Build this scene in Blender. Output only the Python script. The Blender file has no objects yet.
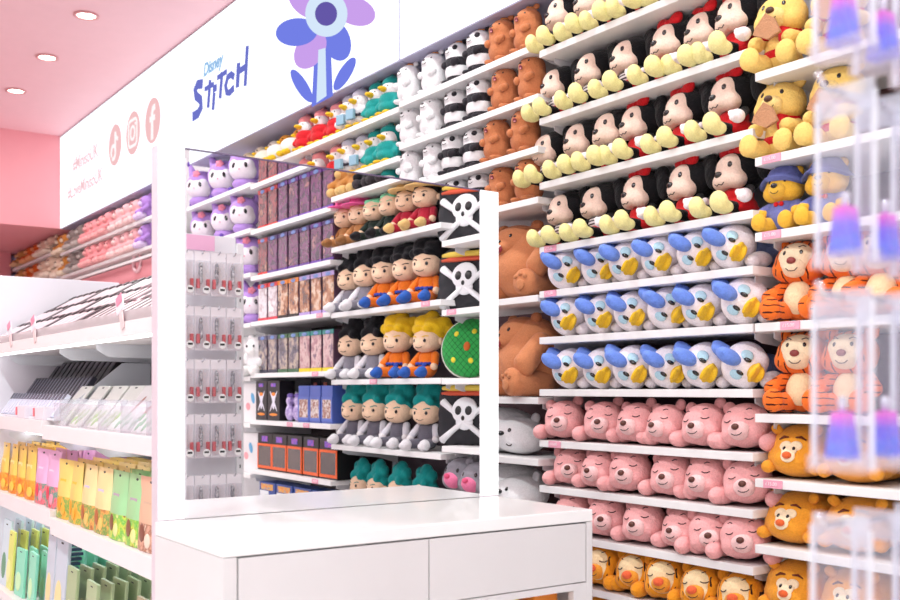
import bpy, bmesh, math, random
from mathutils import Vector, Matrix, Euler
from mathutils.bvhtree import BVHTree
random.seed(7)
SC = bpy.context.scene
COL = SC.collection
R = math.radians

# ------------------------------------------------------------------ camera
# world: +X towards the plush wall, +Y along it (away from the camera), +Z up
F_PX, HOR, YAW, EYE = 1015.0, 390.0, R(35.1), 1.30
cam_d = bpy.data.cameras.new('camera')
cam = bpy.data.objects.new('camera', cam_d)
COL.objects.link(cam)
cam.location = (0, 0, EYE)
cam.rotation_euler = (R(90), 0, -YAW)
cam_d.sensor_width = 36
cam_d.lens = 36 * F_PX / 900
cam_d.shift_y = 90 / 900
cam_d.clip_start = 0.05
cam_d.dof.use_dof = True
cam_d.dof.focus_distance = 3.5
cam_d.dof.aperture_fstop = 4.2
SC.camera = cam
SC.view_settings.view_transform = 'Standard'
SC.view_settings.look = 'None'
SC.view_settings.gamma = 1
SC.view_settings.exposure = 0.0


def wy(px, X):
    """distance Y along the wall seen at picture column px on the plane X"""
    a = (px - 450) / F_PX
    dx = math.sin(YAW) + a * math.cos(YAW)
    dy = math.cos(YAW) - a * math.sin(YAW)
    return X * dy / dx


def wp(px, py, X):
    """(Y, Z) of a measured picture point on the plane X"""
    a = (px - 450) / F_PX
    dx = math.sin(YAW) + a * math.cos(YAW)
    dy = math.cos(YAW) - a * math.sin(YAW)
    t = X / dx
    return dy * t, EYE + (HOR - py) / F_PX * t


# --------------------------------------------------------------- materials
def lin(h):
    h = h.lstrip('#')
    o = []
    for i in (0, 2, 4):
        c = int(h[i:i + 2], 16) / 255
        o.append(c / 12.92 if c <= .04045 else ((c + .055) / 1.055) ** 2.4)
    return (*o, 1)


_M = {}


def _new(name):
    m = bpy.data.materials.new(name)
    m.use_nodes = True
    nt = m.node_tree
    nt.nodes.clear()
    out = nt.nodes.new('ShaderNodeOutputMaterial')
    return m, nt, out


def N(nt, t, **kw):
    n = nt.nodes.new(t)
    for k, v in kw.items():
        if k in n.inputs.keys():
            n.inputs[k].default_value = v
        else:
            setattr(n, k, v)
    return n


def principled(nt, out, **kw):
    b = nt.nodes.new('ShaderNodeBsdfPrincipled')
    for k, v in kw.items():
        b.inputs[k].default_value = v
    nt.links.new(b.outputs[0], out.inputs[0])
    return b


def plush(h, h2=None, kind=None, **p):
    """short pile fabric; kind: 'bands' (z thresholds), 'stripes', 'zebra' tiger stripes"""
    key = ('plush', h, h2, kind, tuple(sorted(p.items())))
    if key in _M:
        return _M[key]
    m, nt, out = _new('plush_fabric')
    L = nt.links.new
    b = principled(nt, out, Roughness=.85)
    b.inputs['Sheen Weight'].default_value = .12
    b.inputs['Sheen Roughness'].default_value = .5
    b.inputs['Specular IOR Level'].default_value = .2
    tc = N(nt, 'ShaderNodeTexCoord')
    n1 = N(nt, 'ShaderNodeTexNoise', Scale=190., Detail=3.)
    L(tc.outputs['Object'], n1.inputs['Vector'])
    n2 = N(nt, 'ShaderNodeTexNoise', Scale=28., Detail=3.)
    L(tc.outputs['Object'], n2.inputs['Vector'])
    add = N(nt, 'ShaderNodeMath', operation='MULTIPLY_ADD')
    L(n2.outputs[0], add.inputs[0])
    add.inputs[1].default_value = 2.0
    L(n1.outputs[0], add.inputs[2])
    bp = N(nt, 'ShaderNodeBump', Strength=.55, Distance=.006)
    L(add.outputs[0], bp.inputs['Height'])
    L(bp.outputs[0], b.inputs['Normal'])
    if kind is None:
        hsv = N(nt, 'ShaderNodeHueSaturation', Color=lin(h))
        mr = N(nt, 'ShaderNodeMapRange')
        mr.inputs['To Min'].default_value = .80
        mr.inputs['To Max'].default_value = 1.18
        L(n1.outputs[0], mr.inputs['Value'])
        L(mr.outputs[0], hsv.inputs['Value'])
        L(hsv.outputs[0], b.inputs['Base Color'])
    else:
        mix = N(nt, 'ShaderNodeMix', data_type='RGBA')
        mix.inputs[6].default_value = lin(h)
        mix.inputs[7].default_value = lin(h2)
        sep = N(nt, 'ShaderNodeSeparateXYZ')
        L(tc.outputs['Object'], sep.inputs[0])
        if kind == 'bands':
            cr = N(nt, 'ShaderNodeValToRGB')
            cr.color_ramp.interpolation = 'CONSTANT'
            mr = N(nt, 'ShaderNodeMapRange')
            mr.inputs['From Max'].default_value = p['top']
            L(sep.outputs[2], mr.inputs['Value'])
            L(mr.outputs[0], cr.inputs[0])
            e = cr.color_ramp.elements
            e[0].position, e[1].position = 0, .999
            e[0].color = e[1].color = (0, 0, 0, 1)
            on = p['on']
            e[0].color = (1, 1, 1, 1) if on[0][0] == 0 else (0, 0, 0, 1)
            for a, z in on:
                if a > 0:
                    x = e.new(a)
                    x.color = (1, 1, 1, 1)
                x = e.new(z)
                x.color = (0, 0, 0, 1)
            L(cr.outputs[0], mix.inputs[0])
        elif kind == 'stripes':
            mu = N(nt, 'ShaderNodeMath', operation='MULTIPLY')
            mu.inputs[1].default_value = p['freq'] * 6.283
            L(sep.outputs[2], mu.inputs[0])
            si = N(nt, 'ShaderNodeMath', operation='SINE')
            L(mu.outputs[0], si.inputs[0])
            gt = N(nt, 'ShaderNodeMath', operation='GREATER_THAN')
            gt.inputs[1].default_value = p.get('cut', .2)
            L(si.outputs[0], gt.inputs[0])
            L(gt.outputs[0], mix.inputs[0])
        elif kind == 'zebra':
            w = N(nt, 'ShaderNodeTexWave', bands_direction=p.get('axis', 'X'), Scale=p.get('scale', 16.), Distortion=2.2, Detail=1.)
            w.inputs['Detail Scale'].default_value = 2.
            L(tc.outputs['Object'], w.inputs['Vector'])
            g1 = N(nt, 'ShaderNodeMath', operation='GREATER_THAN')
            g1.inputs[1].default_value = .89
            L(w.outputs['Fac'], g1.inputs[0])
            n3 = N(nt, 'ShaderNodeTexNoise', Scale=22., Detail=0.)
            L(tc.outputs['Object'], n3.inputs['Vector'])
            g2 = N(nt, 'ShaderNodeMath', operation='GREATER_THAN')
            g2.inputs[1].default_value = .5
            L(n3.outputs[0], g2.inputs[0])
            mm = N(nt, 'ShaderNodeMath', operation='MULTIPLY')
            L(g1.outputs[0], mm.inputs[0])
            L(g2.outputs[0], mm.inputs[1])
            L(mm.outputs[0], mix.inputs[0])
        elif kind == 'net':
            w = N(nt, 'ShaderNodeTexBrick', Scale=p.get('scale', 26.), offset=0.)
            w.inputs['Mortar Size'].default_value = .05
            w.inputs['Brick Width'].default_value = 1.
            w.inputs['Row Height'].default_value = 1.
            cx = N(nt, 'ShaderNodeCombineXYZ')
            a1 = N(nt, 'ShaderNodeMath', operation='ADD')
            a2 = N(nt, 'ShaderNodeMath', operation='SUBTRACT')
            for q in (a1, a2):
                L(sep.outputs[1], q.inputs[0])
                L(sep.outputs[2], q.inputs[1])
            L(a1.outputs[0], cx.inputs[0])
            L(a2.outputs[0], cx.inputs[1])
            L(cx.outputs[0], w.inputs['Vector'])
            L(w.outputs['Fac'], mix.inputs[0])
        L(mix.outputs[2], b.inputs['Base Color'])
    _M[key] = m
    return m


def paint(h, rough=.45, metal=0., spec=.5, emit=0., bump=0., coat=0.):
    key = ('paint', h, rough, metal, spec, emit, bump, coat)
    if key in _M:
        return _M[key]
    m, nt, out = _new('painted_surface')
    b = principled(nt, out, Roughness=rough, Metallic=metal)
    b.inputs['Specular IOR Level'].default_value = spec
    b.inputs['Coat Weight'].default_value = coat
    tc = N(nt, 'ShaderNodeTexCoord')
    n1 = N(nt, 'ShaderNodeTexNoise', Scale=9., Detail=3.)
    nt.links.new(tc.outputs['Object'], n1.inputs['Vector'])
    mr = N(nt, 'ShaderNodeMapRange')
    mr.inputs['To Min'].default_value = .97
    mr.inputs['To Max'].default_value = 1.02
    nt.links.new(n1.outputs[0], mr.inputs['Value'])
    hsv = N(nt, 'ShaderNodeHueSaturation', Color=lin(h))
    nt.links.new(mr.outputs[0], hsv.inputs['Value'])
    nt.links.new(hsv.outputs[0], b.inputs['Base Color'])
    if bump:
        n2 = N(nt, 'ShaderNodeTexNoise', Scale=160., Detail=2.)
        nt.links.new(tc.outputs['Object'], n2.inputs['Vector'])
        bp = N(nt, 'ShaderNodeBump', Strength=bump, Distance=.002)
        nt.links.new(n2.outputs[0], bp.inputs['Height'])
        nt.links.new(bp.outputs[0], b.inputs['Normal'])
    if emit:
        b.inputs['Emission Color'].default_value = lin(h)
        b.inputs['Emission Strength'].default_value = emit
    _M[key] = m
    return m


def glow(h, s):
    key = ('glow', h, s)
    if key in _M:
        return _M[key]
    m, nt, out = _new('lit_panel')
    e = N(nt, 'ShaderNodeEmission', Color=lin(h), Strength=s)
    nt.links.new(e.outputs[0], out.inputs[0])
    _M[key] = m
    return m


def film(h='#f4f2fa', haze=.2, gloss=.14, rough=.12):
    """thin clear plastic: mostly see-through, some white haze, some shine"""
    key = ('film', h, haze, gloss, rough)
    if key in _M:
        return _M[key]
    m, nt, out = _new('clear_plastic')
    L = nt.links.new
    t = N(nt, 'ShaderNodeBsdfTransparent', Color=(.97, .97, .98, 1))
    d = N(nt, 'ShaderNodeBsdfDiffuse', Color=lin(h))
    g = N(nt, 'ShaderNodeBsdfGlossy', Color=(1, 1, 1, 1), Roughness=rough)
    tc = N(nt, 'ShaderNodeTexCoord')
    n = N(nt, 'ShaderNodeTexNoise', Scale=30., Detail=2.)
    L(tc.outputs['Object'], n.inputs['Vector'])
    bp = N(nt, 'ShaderNodeBump', Strength=.5, Distance=.01)
    L(n.outputs[0], bp.inputs['Height'])
    L(bp.outputs[0], g.inputs['Normal'])
    a = N(nt, 'ShaderNodeMixShader', Fac=haze)
    L(t.outputs[0], a.inputs[1])
    L(d.outputs[0], a.inputs[2])
    c = N(nt, 'ShaderNodeMixShader', Fac=gloss)
    L(a.outputs[0], c.inputs[1])
    L(g.outputs[0], c.inputs[2])
    L(c.outputs[0], out.inputs[0])
    _M[key] = m
    return m


def mottle(cols, scale=30., rough=.3, seed=0., coat=.0):
    """printed or blister-packed contents: soft patches of several colours"""
    key = ('mottle', tuple(cols), scale, rough, seed, coat)
    if key in _M:
        return _M[key]
    m, nt, out = _new('printed_pattern')
    L = nt.links.new
    b = principled(nt, out, Roughness=rough)
    b.inputs['Coat Weight'].default_value = coat
    tc = N(nt, 'ShaderNodeTexCoord')
    oi = N(nt, 'ShaderNodeObjectInfo')
    mp = N(nt, 'ShaderNodeVectorMath', operation='ADD')
    L(tc.outputs['Object'], mp.inputs[0])
    sc = N(nt, 'ShaderNodeMath', operation='MULTIPLY_ADD')
    L(oi.outputs['Random'], sc.inputs[0])
    sc.inputs[1].default_value = 9.
    sc.inputs[2].default_value = seed
    L(sc.outputs[0], mp.inputs[1])
    n = N(nt, 'ShaderNodeTexNoise', Scale=scale, Detail=3., Roughness=.6)
    L(mp.outputs[0], n.inputs['Vector'])
    cr = N(nt, 'ShaderNodeValToRGB')
    e = cr.color_ramp.elements
    k = len(cols)
    e[0].position, e[0].color = .32, lin(cols[0])
    e[1].position, e[1].color = .68, lin(cols[-1])
    for i in range(1, k - 1):
        q = e.new(.32 + .36 * i / (k - 1))
        q.color = lin(cols[i])
    L(n.outputs[0], cr.inputs[0])
    L(cr.outputs[0], b.inputs['Base Color'])
    _M[key] = m
    return m


def gradz(cols, z0, z1, rough=.25, sparkle=True):
    key = ('gradz', tuple(cols), z0, z1)
    if key in _M:
        return _M[key]
    m, nt, out = _new('glitter_gradient')
    L = nt.links.new
    b = principled(nt, out, Roughness=rough)
    tc = N(nt, 'ShaderNodeTexCoord')
    sep = N(nt, 'ShaderNodeSeparateXYZ')
    L(tc.outputs['Object'], sep.inputs[0])
    mr = N(nt, 'ShaderNodeMapRange')
    mr.inputs['From Min'].default_value = z0
    mr.inputs['From Max'].default_value = z1
    L(sep.outputs[2], mr.inputs['Value'])
    cr = N(nt, 'ShaderNodeValToRGB')
    e = cr.color_ramp.elements
    e[0].color, e[1].color = lin(cols[0]), lin(cols[-1])
    for i in range(1, len(cols) - 1):
        q = e.new(i / (len(cols) - 1))
        q.color = lin(cols[i])
    L(mr.outputs[0], cr.inputs[0])
    v = N(nt, 'ShaderNodeTexVoronoi', Scale=500.)
    L(tc.outputs['Object'], v.inputs['Vector'])
    mx = N(nt, 'ShaderNodeMix', data_type='RGBA', blend_type='ADD')
    mx.inputs[0].default_value = .18
    L(cr.outputs[0], mx.inputs[6])
    L(v.outputs['Color'], mx.inputs[7])
    L(mx.outputs[2], b.inputs['Base Color'])
    _M[key] = m
    return m


def mirror_mat():
    m, nt, out = _new('silvered_glass')
    b = principled(nt, out, Metallic=1., Roughness=.0)
    b.inputs['Base Color'].default_value = (.93, .93, .94, 1)
    return m


WHITE = paint('#f3f0f2', .4)
BLACK = paint('#141216', .35)


# -------------------------------------------------------------- mesh tools
def p3(f, s, z):
    """f forward (out of the shelf, -X), s sideways (+Y), z up"""
    return Vector((-f, s, z))


def link(name, me, mats=None, parent=None):
    o = bpy.data.objects.new(name, me)
    COL.objects.link(o)
    if mats is not None:
        for m in (mats if isinstance(mats, (list, tuple)) else [mats]):
            me.materials.append(m)
    if parent:
        o.parent = parent
    return o


def from_bm(bm, name='mesh', smooth=True):
    me = bpy.data.meshes.new(name)
    bm.normal_update()
    bm.to_mesh(me)
    bm.free()
    if smooth:
        for p in me.polygons:
            p.use_smooth = True
    return me


def ell_matrix(c, r, rot=(0, 0, 0)):
    return Matrix.Translation(p3(*c)) @ Euler(rot).to_matrix().to_4x4() @ Matrix.Diagonal((*r, 1))


def add_ell(bm, c, r, rot=(0, 0, 0), sub=3):
    bmesh.ops.create_icosphere(bm, subdivisions=sub, radius=1, matrix=ell_matrix(c, r, rot))


def ells(lst, M=None, sub=3, zmin=None):
    bm = bmesh.new()
    for e in lst:
        add_ell(bm, *e, sub=sub)
    if M:
        bm.transform(M)
    if zmin is not None:
        for v in bm.verts:
            v.co.z = max(v.co.z, zmin)
    return from_bm(bm)


def fuse(lst, vox=.006, it=4, M=None, zmin=None, sub=3):
    """union of ellipsoids with soft seams, one continuous surface"""
    bm = bmesh.new()
    for e in lst:
        add_ell(bm, *e, sub=sub)
    me = from_bm(bm)
    o = bpy.data.objects.new('tmp', me)
    COL.objects.link(o)
    md = o.modifiers.new('r', 'REMESH')
    md.mode = 'VOXEL'
    md.voxel_size = vox
    sm = o.modifiers.new('s', 'SMOOTH')
    sm.factor = .5
    sm.iterations = it
    dg = bpy.context.evaluated_depsgraph_get()
    out = bpy.data.meshes.new_from_object(o.evaluated_get(dg))
    bpy.data.objects.remove(o)
    bpy.data.meshes.remove(me)
    if M:
        out.transform(M)
    if zmin is not None:
        for v in out.vertices:
            if v.co.z < zmin:
                v.co.z = zmin
    for p in out.polygons:
        p.use_smooth = True
    return out


def bvh_of(me):
    bm = bmesh.new()
    bm.from_mesh(me)
    t = BVHTree.FromBMesh(bm)
    bm.free()
    return t


def front(t, s, z):
    """surface point and normal met from the front at (s, z)"""
    h = t.ray_cast(Vector((-1, s, z)), Vector((1, 0, 0)))
    if h[0] is None:
        h = t.find_nearest(Vector((-.3, s, z)))
    return h[0], h[1]


def frame(n, roll=0.):
    up = Vector((0, 0, 1))
    x = up.cross(n)
    if x.length < 1e-4:
        x = Vector((0, 1, 0))
    x.normalize()
    y = n.cross(x).normalized()
    m = Matrix((x, y, n)).transposed().to_4x4()
    return m @ Matrix.Rotation(roll, 4, 'Z')


def disc(t, s, z, rx, ry, th=.004, roll=0., M=None, lift=0.):
    """a lens lying on the surface"""
    c, n = front(t, s, z)
    bm = bmesh.new()
    bmesh.ops.create_icosphere(bm, subdivisions=2, radius=1,
                               matrix=Matrix.Translation(c + n * lift) @ frame(n, roll) @ Matrix.Diagonal((rx, ry, th, 1)))
    if M:
        bm.transform(M)
    return from_bm(bm)


def arc(t, pts, r=.0016, M=None, lift=.0006):
    """a stitched line through (s, z) points on the surface"""
    return tube([front(t, s, z)[0] + front(t, s, z)[1] * lift for s, z in pts], r, M=M, sides=5)


def tube(pts, r, M=None, sides=8, caps=True, bm=None):
    own = bm is None
    if own:
        bm = bmesh.new()
    pts = [Vector(q) for q in pts]
    rr = r if isinstance(r, (list, tuple)) else [r] * len(pts)
    rings = []
    for i, q in enumerate(pts):
        d = (pts[min(i + 1, len(pts) - 1)] - pts[max(i - 1, 0)]).normalized()
        a = Vector((0, 0, 1)) if abs(d.z) < .9 else Vector((1, 0, 0))
        x = d.cross(a).normalized()
        y = d.cross(x).normalized()
        rings.append([bm.verts.new(q + (x * math.cos(k * 2 * math.pi / sides) + y * math.sin(k * 2 * math.pi / sides)) * rr[i]) for k in range(sides)])
    for a, b in zip(rings, rings[1:]):
        for k in range(sides):
            bm.faces.new((a[k], a[(k + 1) % sides], b[(k + 1) % sides], b[k]))
    if caps:
        bm.faces.new(rings[0][::-1])
        bm.faces.new(rings[-1])
    if own:
        bmesh.ops.recalc_face_normals(bm, faces=bm.faces)
        if M:
            bm.transform(M)
        return from_bm(bm)


def add_box(bm, lo, hi, M=None):
    x0, y0, z0 = lo
    x1, y1, z1 = hi
    v = [bm.verts.new(q) for q in ((x0, y0, z0), (x1, y0, z0), (x1, y1, z0), (x0, y1, z0), (x0, y0, z1), (x1, y0, z1), (x1, y1, z1), (x0, y1, z1))]
    fs = [bm.faces.new([v[i] for i in f]) for f in ((3, 2, 1, 0), (4, 5, 6, 7), (0, 1, 5, 4), (1, 2, 6, 5), (2, 3, 7, 6), (3, 0, 4, 7))]
    if M:
        bmesh.ops.transform(bm, matrix=M, verts=v)
    return fs


def box(lo, hi, bev=.002, M=None, seg=2):
    bm = bmesh.new()
    add_box(bm, lo, hi)
    if bev:
        bmesh.ops.bevel(bm, geom=bm.edges[:], offset=bev, segments=seg, affect='EDGES', profile=.7)
    if M:
        bm.transform(M)
    return from_bm(bm, smooth=False)


def boxes(lst, bev=0.):
    bm = bmesh.new()
    for lo, hi in lst:
        add_box(bm, lo, hi)
    if bev:
        bmesh.ops.bevel(bm, geom=bm.edges[:], offset=bev, segments=1, affect='EDGES')
    return from_bm(bm, smooth=False)


def prism(poly, x0, x1, M=None):
    """poly: (y, z) outline extruded from x0 to x1"""
    bm = bmesh.new()
    a = [bm.verts.new((x0, y, z)) for y, z in poly]
    b = [bm.verts.new((x1, y, z)) for y, z in poly]
    n = len(poly)
    bm.faces.new(a)
    bm.faces.new(b[::-1])
    for i in range(n):
        bm.faces.new((a[i], b[i], b[(i + 1) % n], a[(i + 1) % n]))
    bmesh.ops.recalc_face_normals(bm, faces=bm.faces)
    if M:
        bm.transform(M)
    return from_bm(bm, smooth=False)


def ribbon(pts, w, x0, x1, bm):
    """flat stroke of width w through (y, z) points, solid from x0 to x1"""
    P = [Vector(q) for q in pts]
    L, Rr = [], []
    for i, q in enumerate(P):
        d = (P[min(i + 1, len(P) - 1)] - P[max(i - 1, 0)]).normalized()
        n = Vector((-d.y, d.x))
        ww = w[i] if isinstance(w, (list, tuple)) else w
        L.append(q + n * ww / 2)
        Rr.append(q - n * ww / 2)
    va = [[bm.verts.new((x, q.x, q.y)) for q in s] for x in (x0, x1) for s in (L, Rr)]
    l0, r0, l1, r1 = va
    for i in range(len(P) - 1):
        bm.faces.new((l0[i], l0[i + 1], r0[i + 1], r0[i]))
        bm.faces.new((l1[i], r1[i], r1[i + 1], l1[i + 1]))
        bm.faces.new((l0[i], l1[i], l1[i + 1], l0[i + 1]))
        bm.faces.new((r0[i], r0[i + 1], r1[i + 1], r1[i]))
    bm.faces.new((l0[0], r0[0], r1[0], l1[0]))
    bm.faces.new((l0[-1], l1[-1], r1[-1], r0[-1]))


def text_mesh(s, size, shear=0., bold=0.):
    cu = bpy.data.curves.new('t', 'FONT')
    cu.body = s
    cu.size = size
    cu.shear = shear
    cu.extrude = .001
    cu.offset = bold
    o = bpy.data.objects.new('t', cu)
    COL.objects.link(o)
    dg = bpy.context.evaluated_depsgraph_get()
    me = bpy.data.meshes.new_from_object(o.evaluated_get(dg))
    bpy.data.objects.remove(o)
    return me


# text that reads on a wall facing -X: local x -> -Y, local y -> +Z
WALL_TXT = Matrix(((0, 0, -1, 0), (-1, 0, 0, 0), (0, 1, 0, 0), (0, 0, 0, 1)))


# ------------------------------------------------------------ scene things
def tag(o, label, cat, group=None, kind=None):
    if label:
        o['label'] = label
    if cat:
        o['category'] = cat
    if group:
        o['group'] = group
    if kind:
        o['kind'] = kind
    return o


def struct(name, me, m):
    o = link(name, me, m)
    o['kind'] = 'structure'
    return o


def thing(name, label, cat, loc=(0, 0, 0), group=None, rz=0.):
    o = bpy.data.objects.new(name, None)
    COL.objects.link(o)
    o.location = loc
    o.rotation_euler = (0, 0, rz)
    o.empty_display_size = .05
    return tag(o, label, cat, group)


class Kind:
    """one design of a thing: built once, then copied with its parts"""

    def __init__(self, name, cat):
        self.name, self.cat = name, cat
        self.root = bpy.data.objects.new(name, None)
        COL.objects.link(self.root)
        self.root.empty_display_size = .05
        self.used = False

    def add(self, part, me, m, parent=None):
        return link(part, me, m, parent or self.root)

    def place(self, loc, label, group, rz=0., s=1., tilt=(0, 0), cat=None):
        if not self.used:
            r, self.used = self.root, True
        else:
            r = self.root.copy()
            COL.objects.link(r)
            for ch in self.root.children:
                c = ch.copy()
                COL.objects.link(c)
                c.parent = r
                for g in ch.children:
                    d = g.copy()
                    COL.objects.link(d)
                    d.parent = c
        r.location = loc
        r.rotation_euler = (tilt[0], tilt[1], rz)
        r.scale = s if isinstance(s, tuple) else (s, s, s)
        return tag(r, label, cat or self.cat, group)

    def drop(self):
        if not self.used:
            for ch in list(self.root.children_recursive):
                bpy.data.objects.remove(ch)
            bpy.data.objects.remove(self.root)


ORD = ['first', 'second', 'third', 'fourth', 'fifth', 'sixth', 'seventh', 'eighth', 'ninth', 'tenth', 'eleventh', 'twelfth', 'thirteenth', 'fourteenth', 'fifteenth', 'sixteenth']


def nth(i, n):
    """position word counted from the left in the photo"""
    if n == 1:
        return 'the only one'
    if i == 0:
        return 'leftmost'
    if i == n - 1:
        return 'rightmost'
    return ORD[i] + ' from left'


def jit(a):
    return random.uniform(-a, a)
LIGHT_W, SIGN_E = 16.2, 1.5
# ================================================================= setting
PINK = paint('#f3a2aa', .6)
struct('floor', box((-4.2, -4.2, -.1), (3.0, 13.0, 0), 0), paint('#ece6e4', .25))
struct('ceiling', box((-4.2, -4.2, 3.70), (3.0, 13.0, 3.8), 0), paint('#fccdd4', .6))
struct('wall_right', box((2.90, -4.2, 0), (3.0, 13.0, 3.7), 0), paint('#dcdade', .6))
struct('wall_left', box((-4.2, -4.2, 0), (-4.1, 13.0, 3.7), 0), paint('#f4f0f2', .6))
struct('wall_back', box((-4.2, -4.2, 0), (3.0, -4.1, 3.7), 0), paint('#f6e6e6', .6))
struct('wall_far', box((-4.2, 12.45, 0), (3.0, 12.55, 3.7), 0), PINK)
# lowered pink bulkhead at the far end of the sign run, with the alcove ceiling behind it
struct('trim_1', box((-4.1, 9.97, 2.825), (2.90, 12.45, 3.70), 0), PINK)
# rose panels under the far plush ledge and a pillar at the very back
struct('trim_2', box((2.56, 6.97, .0), (2.60, 9.97, 2.30), 0), PINK)
struct('trim_3', box((2.25, 12.05, 0), (2.50, 12.30, 2.825), .01), paint('#e98f98', .6))
struct('trim_11', box((2.49, 6.97, 2.285), (2.50, 9.97, 2.305), 0), paint('#f1eeee', .5))
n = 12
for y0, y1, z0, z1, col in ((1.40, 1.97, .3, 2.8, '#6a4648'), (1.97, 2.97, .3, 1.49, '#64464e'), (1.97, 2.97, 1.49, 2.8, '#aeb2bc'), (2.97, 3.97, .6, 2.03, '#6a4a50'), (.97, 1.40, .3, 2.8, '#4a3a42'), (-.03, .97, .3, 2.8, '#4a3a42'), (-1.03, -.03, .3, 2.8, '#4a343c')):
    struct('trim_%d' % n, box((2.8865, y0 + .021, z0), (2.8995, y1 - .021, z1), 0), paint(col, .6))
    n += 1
# slotted uprights between the bays
n = 4
for Y in (-1.03, -.03, .97, 1.97, 2.97, 3.97, 4.97):
    bm = bmesh.new()
    add_box(bm, (2.885, Y - .02, .1), (2.90, Y + .02, 2.8))
    struct('trim_%d' % n, from_bm(bm, smooth=False), paint('#c9ccd4', .5))
    n += 1

# ---------------------------------------------------------------- downlights
dl = Kind('ceiling_downlight', 'ceiling light')
bm = bmesh.new()
prof = [(.060, 0), (.078, -.004), (.080, -.010), (.062, -.012), (.056, -.004)]
rings = []
for r_, z_ in prof:
    rings.append([bm.verts.new((r_ * math.cos(k * math.pi / 12), r_ * math.sin(k * math.pi / 12), z_)) for k in range(24)])
for a, b in zip(rings, rings[1:] + rings[:1]):
    for k in range(24):
        bm.faces.new((a[k], a[(k + 1) % 24], b[(k + 1) % 24], b[k]))
bmesh.ops.recalc_face_normals(bm, faces=bm.faces)
dl.add('trim_ring', from_bm(bm), paint('#e9a7a9', .4))
bm = bmesh.new()
bmesh.ops.create_circle(bm, cap_ends=True, radius=.059, segments=24, matrix=Matrix.Translation((0, 0, -.005)))
dl.add('lamp_lens', from_bm(bm, smooth=False), glow('#fff6e6', 9.))
vis = {6.65: 'round ceiling downlight nearest the big lit sign', 7.65: 'middle of the three round ceiling downlights', 8.65: 'farthest round ceiling downlight, near the pink bulkhead'}
k = 0
for X in (1.83, -.35, -2.6):  # left rows and near lamps are unseen, added to light the shelf fronts
    for Y in (-2.85, -1.35, .15, 1.65, 3.15, 4.65, 6.65, 7.65, 8.65):
        if X != 1.83 and Y in (7.65,):
            continue
        lab = vis.get(Y) if X == 1.83 else None
        dl.place((X, Y, 3.70), lab or 'unseen round ceiling downlight added to light the shop floor', None if lab else 'added ceiling downlights out of view')
        ld = bpy.data.lights.new('downlight_beam', 'AREA')
        ld.shape = 'DISK'
        ld.size = .22
        ld.energy = (LIGHT_W if Y < 6 else LIGHT_W * .75) * (.95 if X > 1 else (1.8 if X > -1 else .5))
        ld.color = (.885, 1., .985)
        lo = bpy.data.objects.new('downlight_beam', ld)
        lo.location = (X, Y, 3.68)
        COL.objects.link(lo)
        k += 1

# --------------------------------------------------- backlit signs over the wall
LIT = glow('#f6f9ff', SIGN_E)
def sign(Y0, Y1, label):
    t = thing('sign_box', label, 'sign', (2.7, (Y0 + Y1) / 2, 2.82))
    w = (Y1 - Y0) / 2 - .004
    link('casing', boxes([((-.194, -w, 0), (.194, w, .87))]), paint('#bcb8d4', .5), t)
    link('lit_face', boxes([((-.2, -w + .006, .006), (-.194, w - .006, .864))]), LIT, t)
    return t


def on_sign(t, name, me, m):
    o = link(name, me, m, t)
    o.matrix_parent_inverse = Matrix.Translation(-t.location)
    return o


s_far = sign(6.97, 9.97, 'white backlit sign with pale pink hashtags and three round social icons')
s_mid = sign(3.97, 6.97, 'white backlit sign with blue lettering and blue and violet flower graphic')
sign(.97, 3.97, 'blank white backlit sign above the bears and black puppies')
sign(-2.03, .97, 'blank white backlit sign whose lower edge shows in the mirror')
XS = 2.4992

# blue title lettering (angular strokes of uneven width)
def sg(pts):
    return [wp(px, py, 2.5) for px, py in pts]
INK = glow('#7279cf', .95)
letters = {
    'S': [[(203, 84), (198, 84.5), (195.6, 90), (196.5, 96), (201, 100), (201.5, 107), (198.5, 113.5), (193, 117)]],
    't': [[(210.5, 80), (208.5, 108)], [(205.2, 89.5), (214.2, 84)]],
    'i': [[(214.6, 93), (213.4, 110)]],
    'T': [[(222.5, 72), (220.5, 98.5)], [(217.8, 78), (227.2, 71.5)]],
    'C': [[(234.5, 77), (231.5, 74.5), (228, 77.5), (226, 86), (227.2, 92.5), (230, 92.8), (234.3, 88)]],
    'H': [[(239, 63), (237.8, 87.5)], [(247.8, 46), (245.6, 86)], [(237.2, 73), (247.2, 66)]],
}
for ch, st in letters.items():
    bm = bmesh.new()
    for q, s_ in enumerate(st):
        w = {'S': .062, 'C': .042, 'H': .046}.get(ch, .038) * (.8 if q else 1)
        ribbon(sg(s_), w, XS - .004 - .0004 * q, XS, bm)
    if ch == 'i':
        Yc, Zc = wp(215.2, 88.5, 2.5)
        add_box(bm, (XS - .004, Yc - .03, Zc - .022), (XS, Yc + .03, Zc + .022))
    on_sign(s_mid, 'lettering', from_bm(bm, smooth=False), INK)
me = text_mesh('Disney', .115, shear=.25, bold=.0035)
Yt, Zt = wp(203.5, 77, 2.5)
me.transform(Matrix.Translation((XS - .001, Yt, Zt)) @ WALL_TXT)
on_sign(s_mid, 'lettering', me, glow('#9cc6ee', .95))

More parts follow.
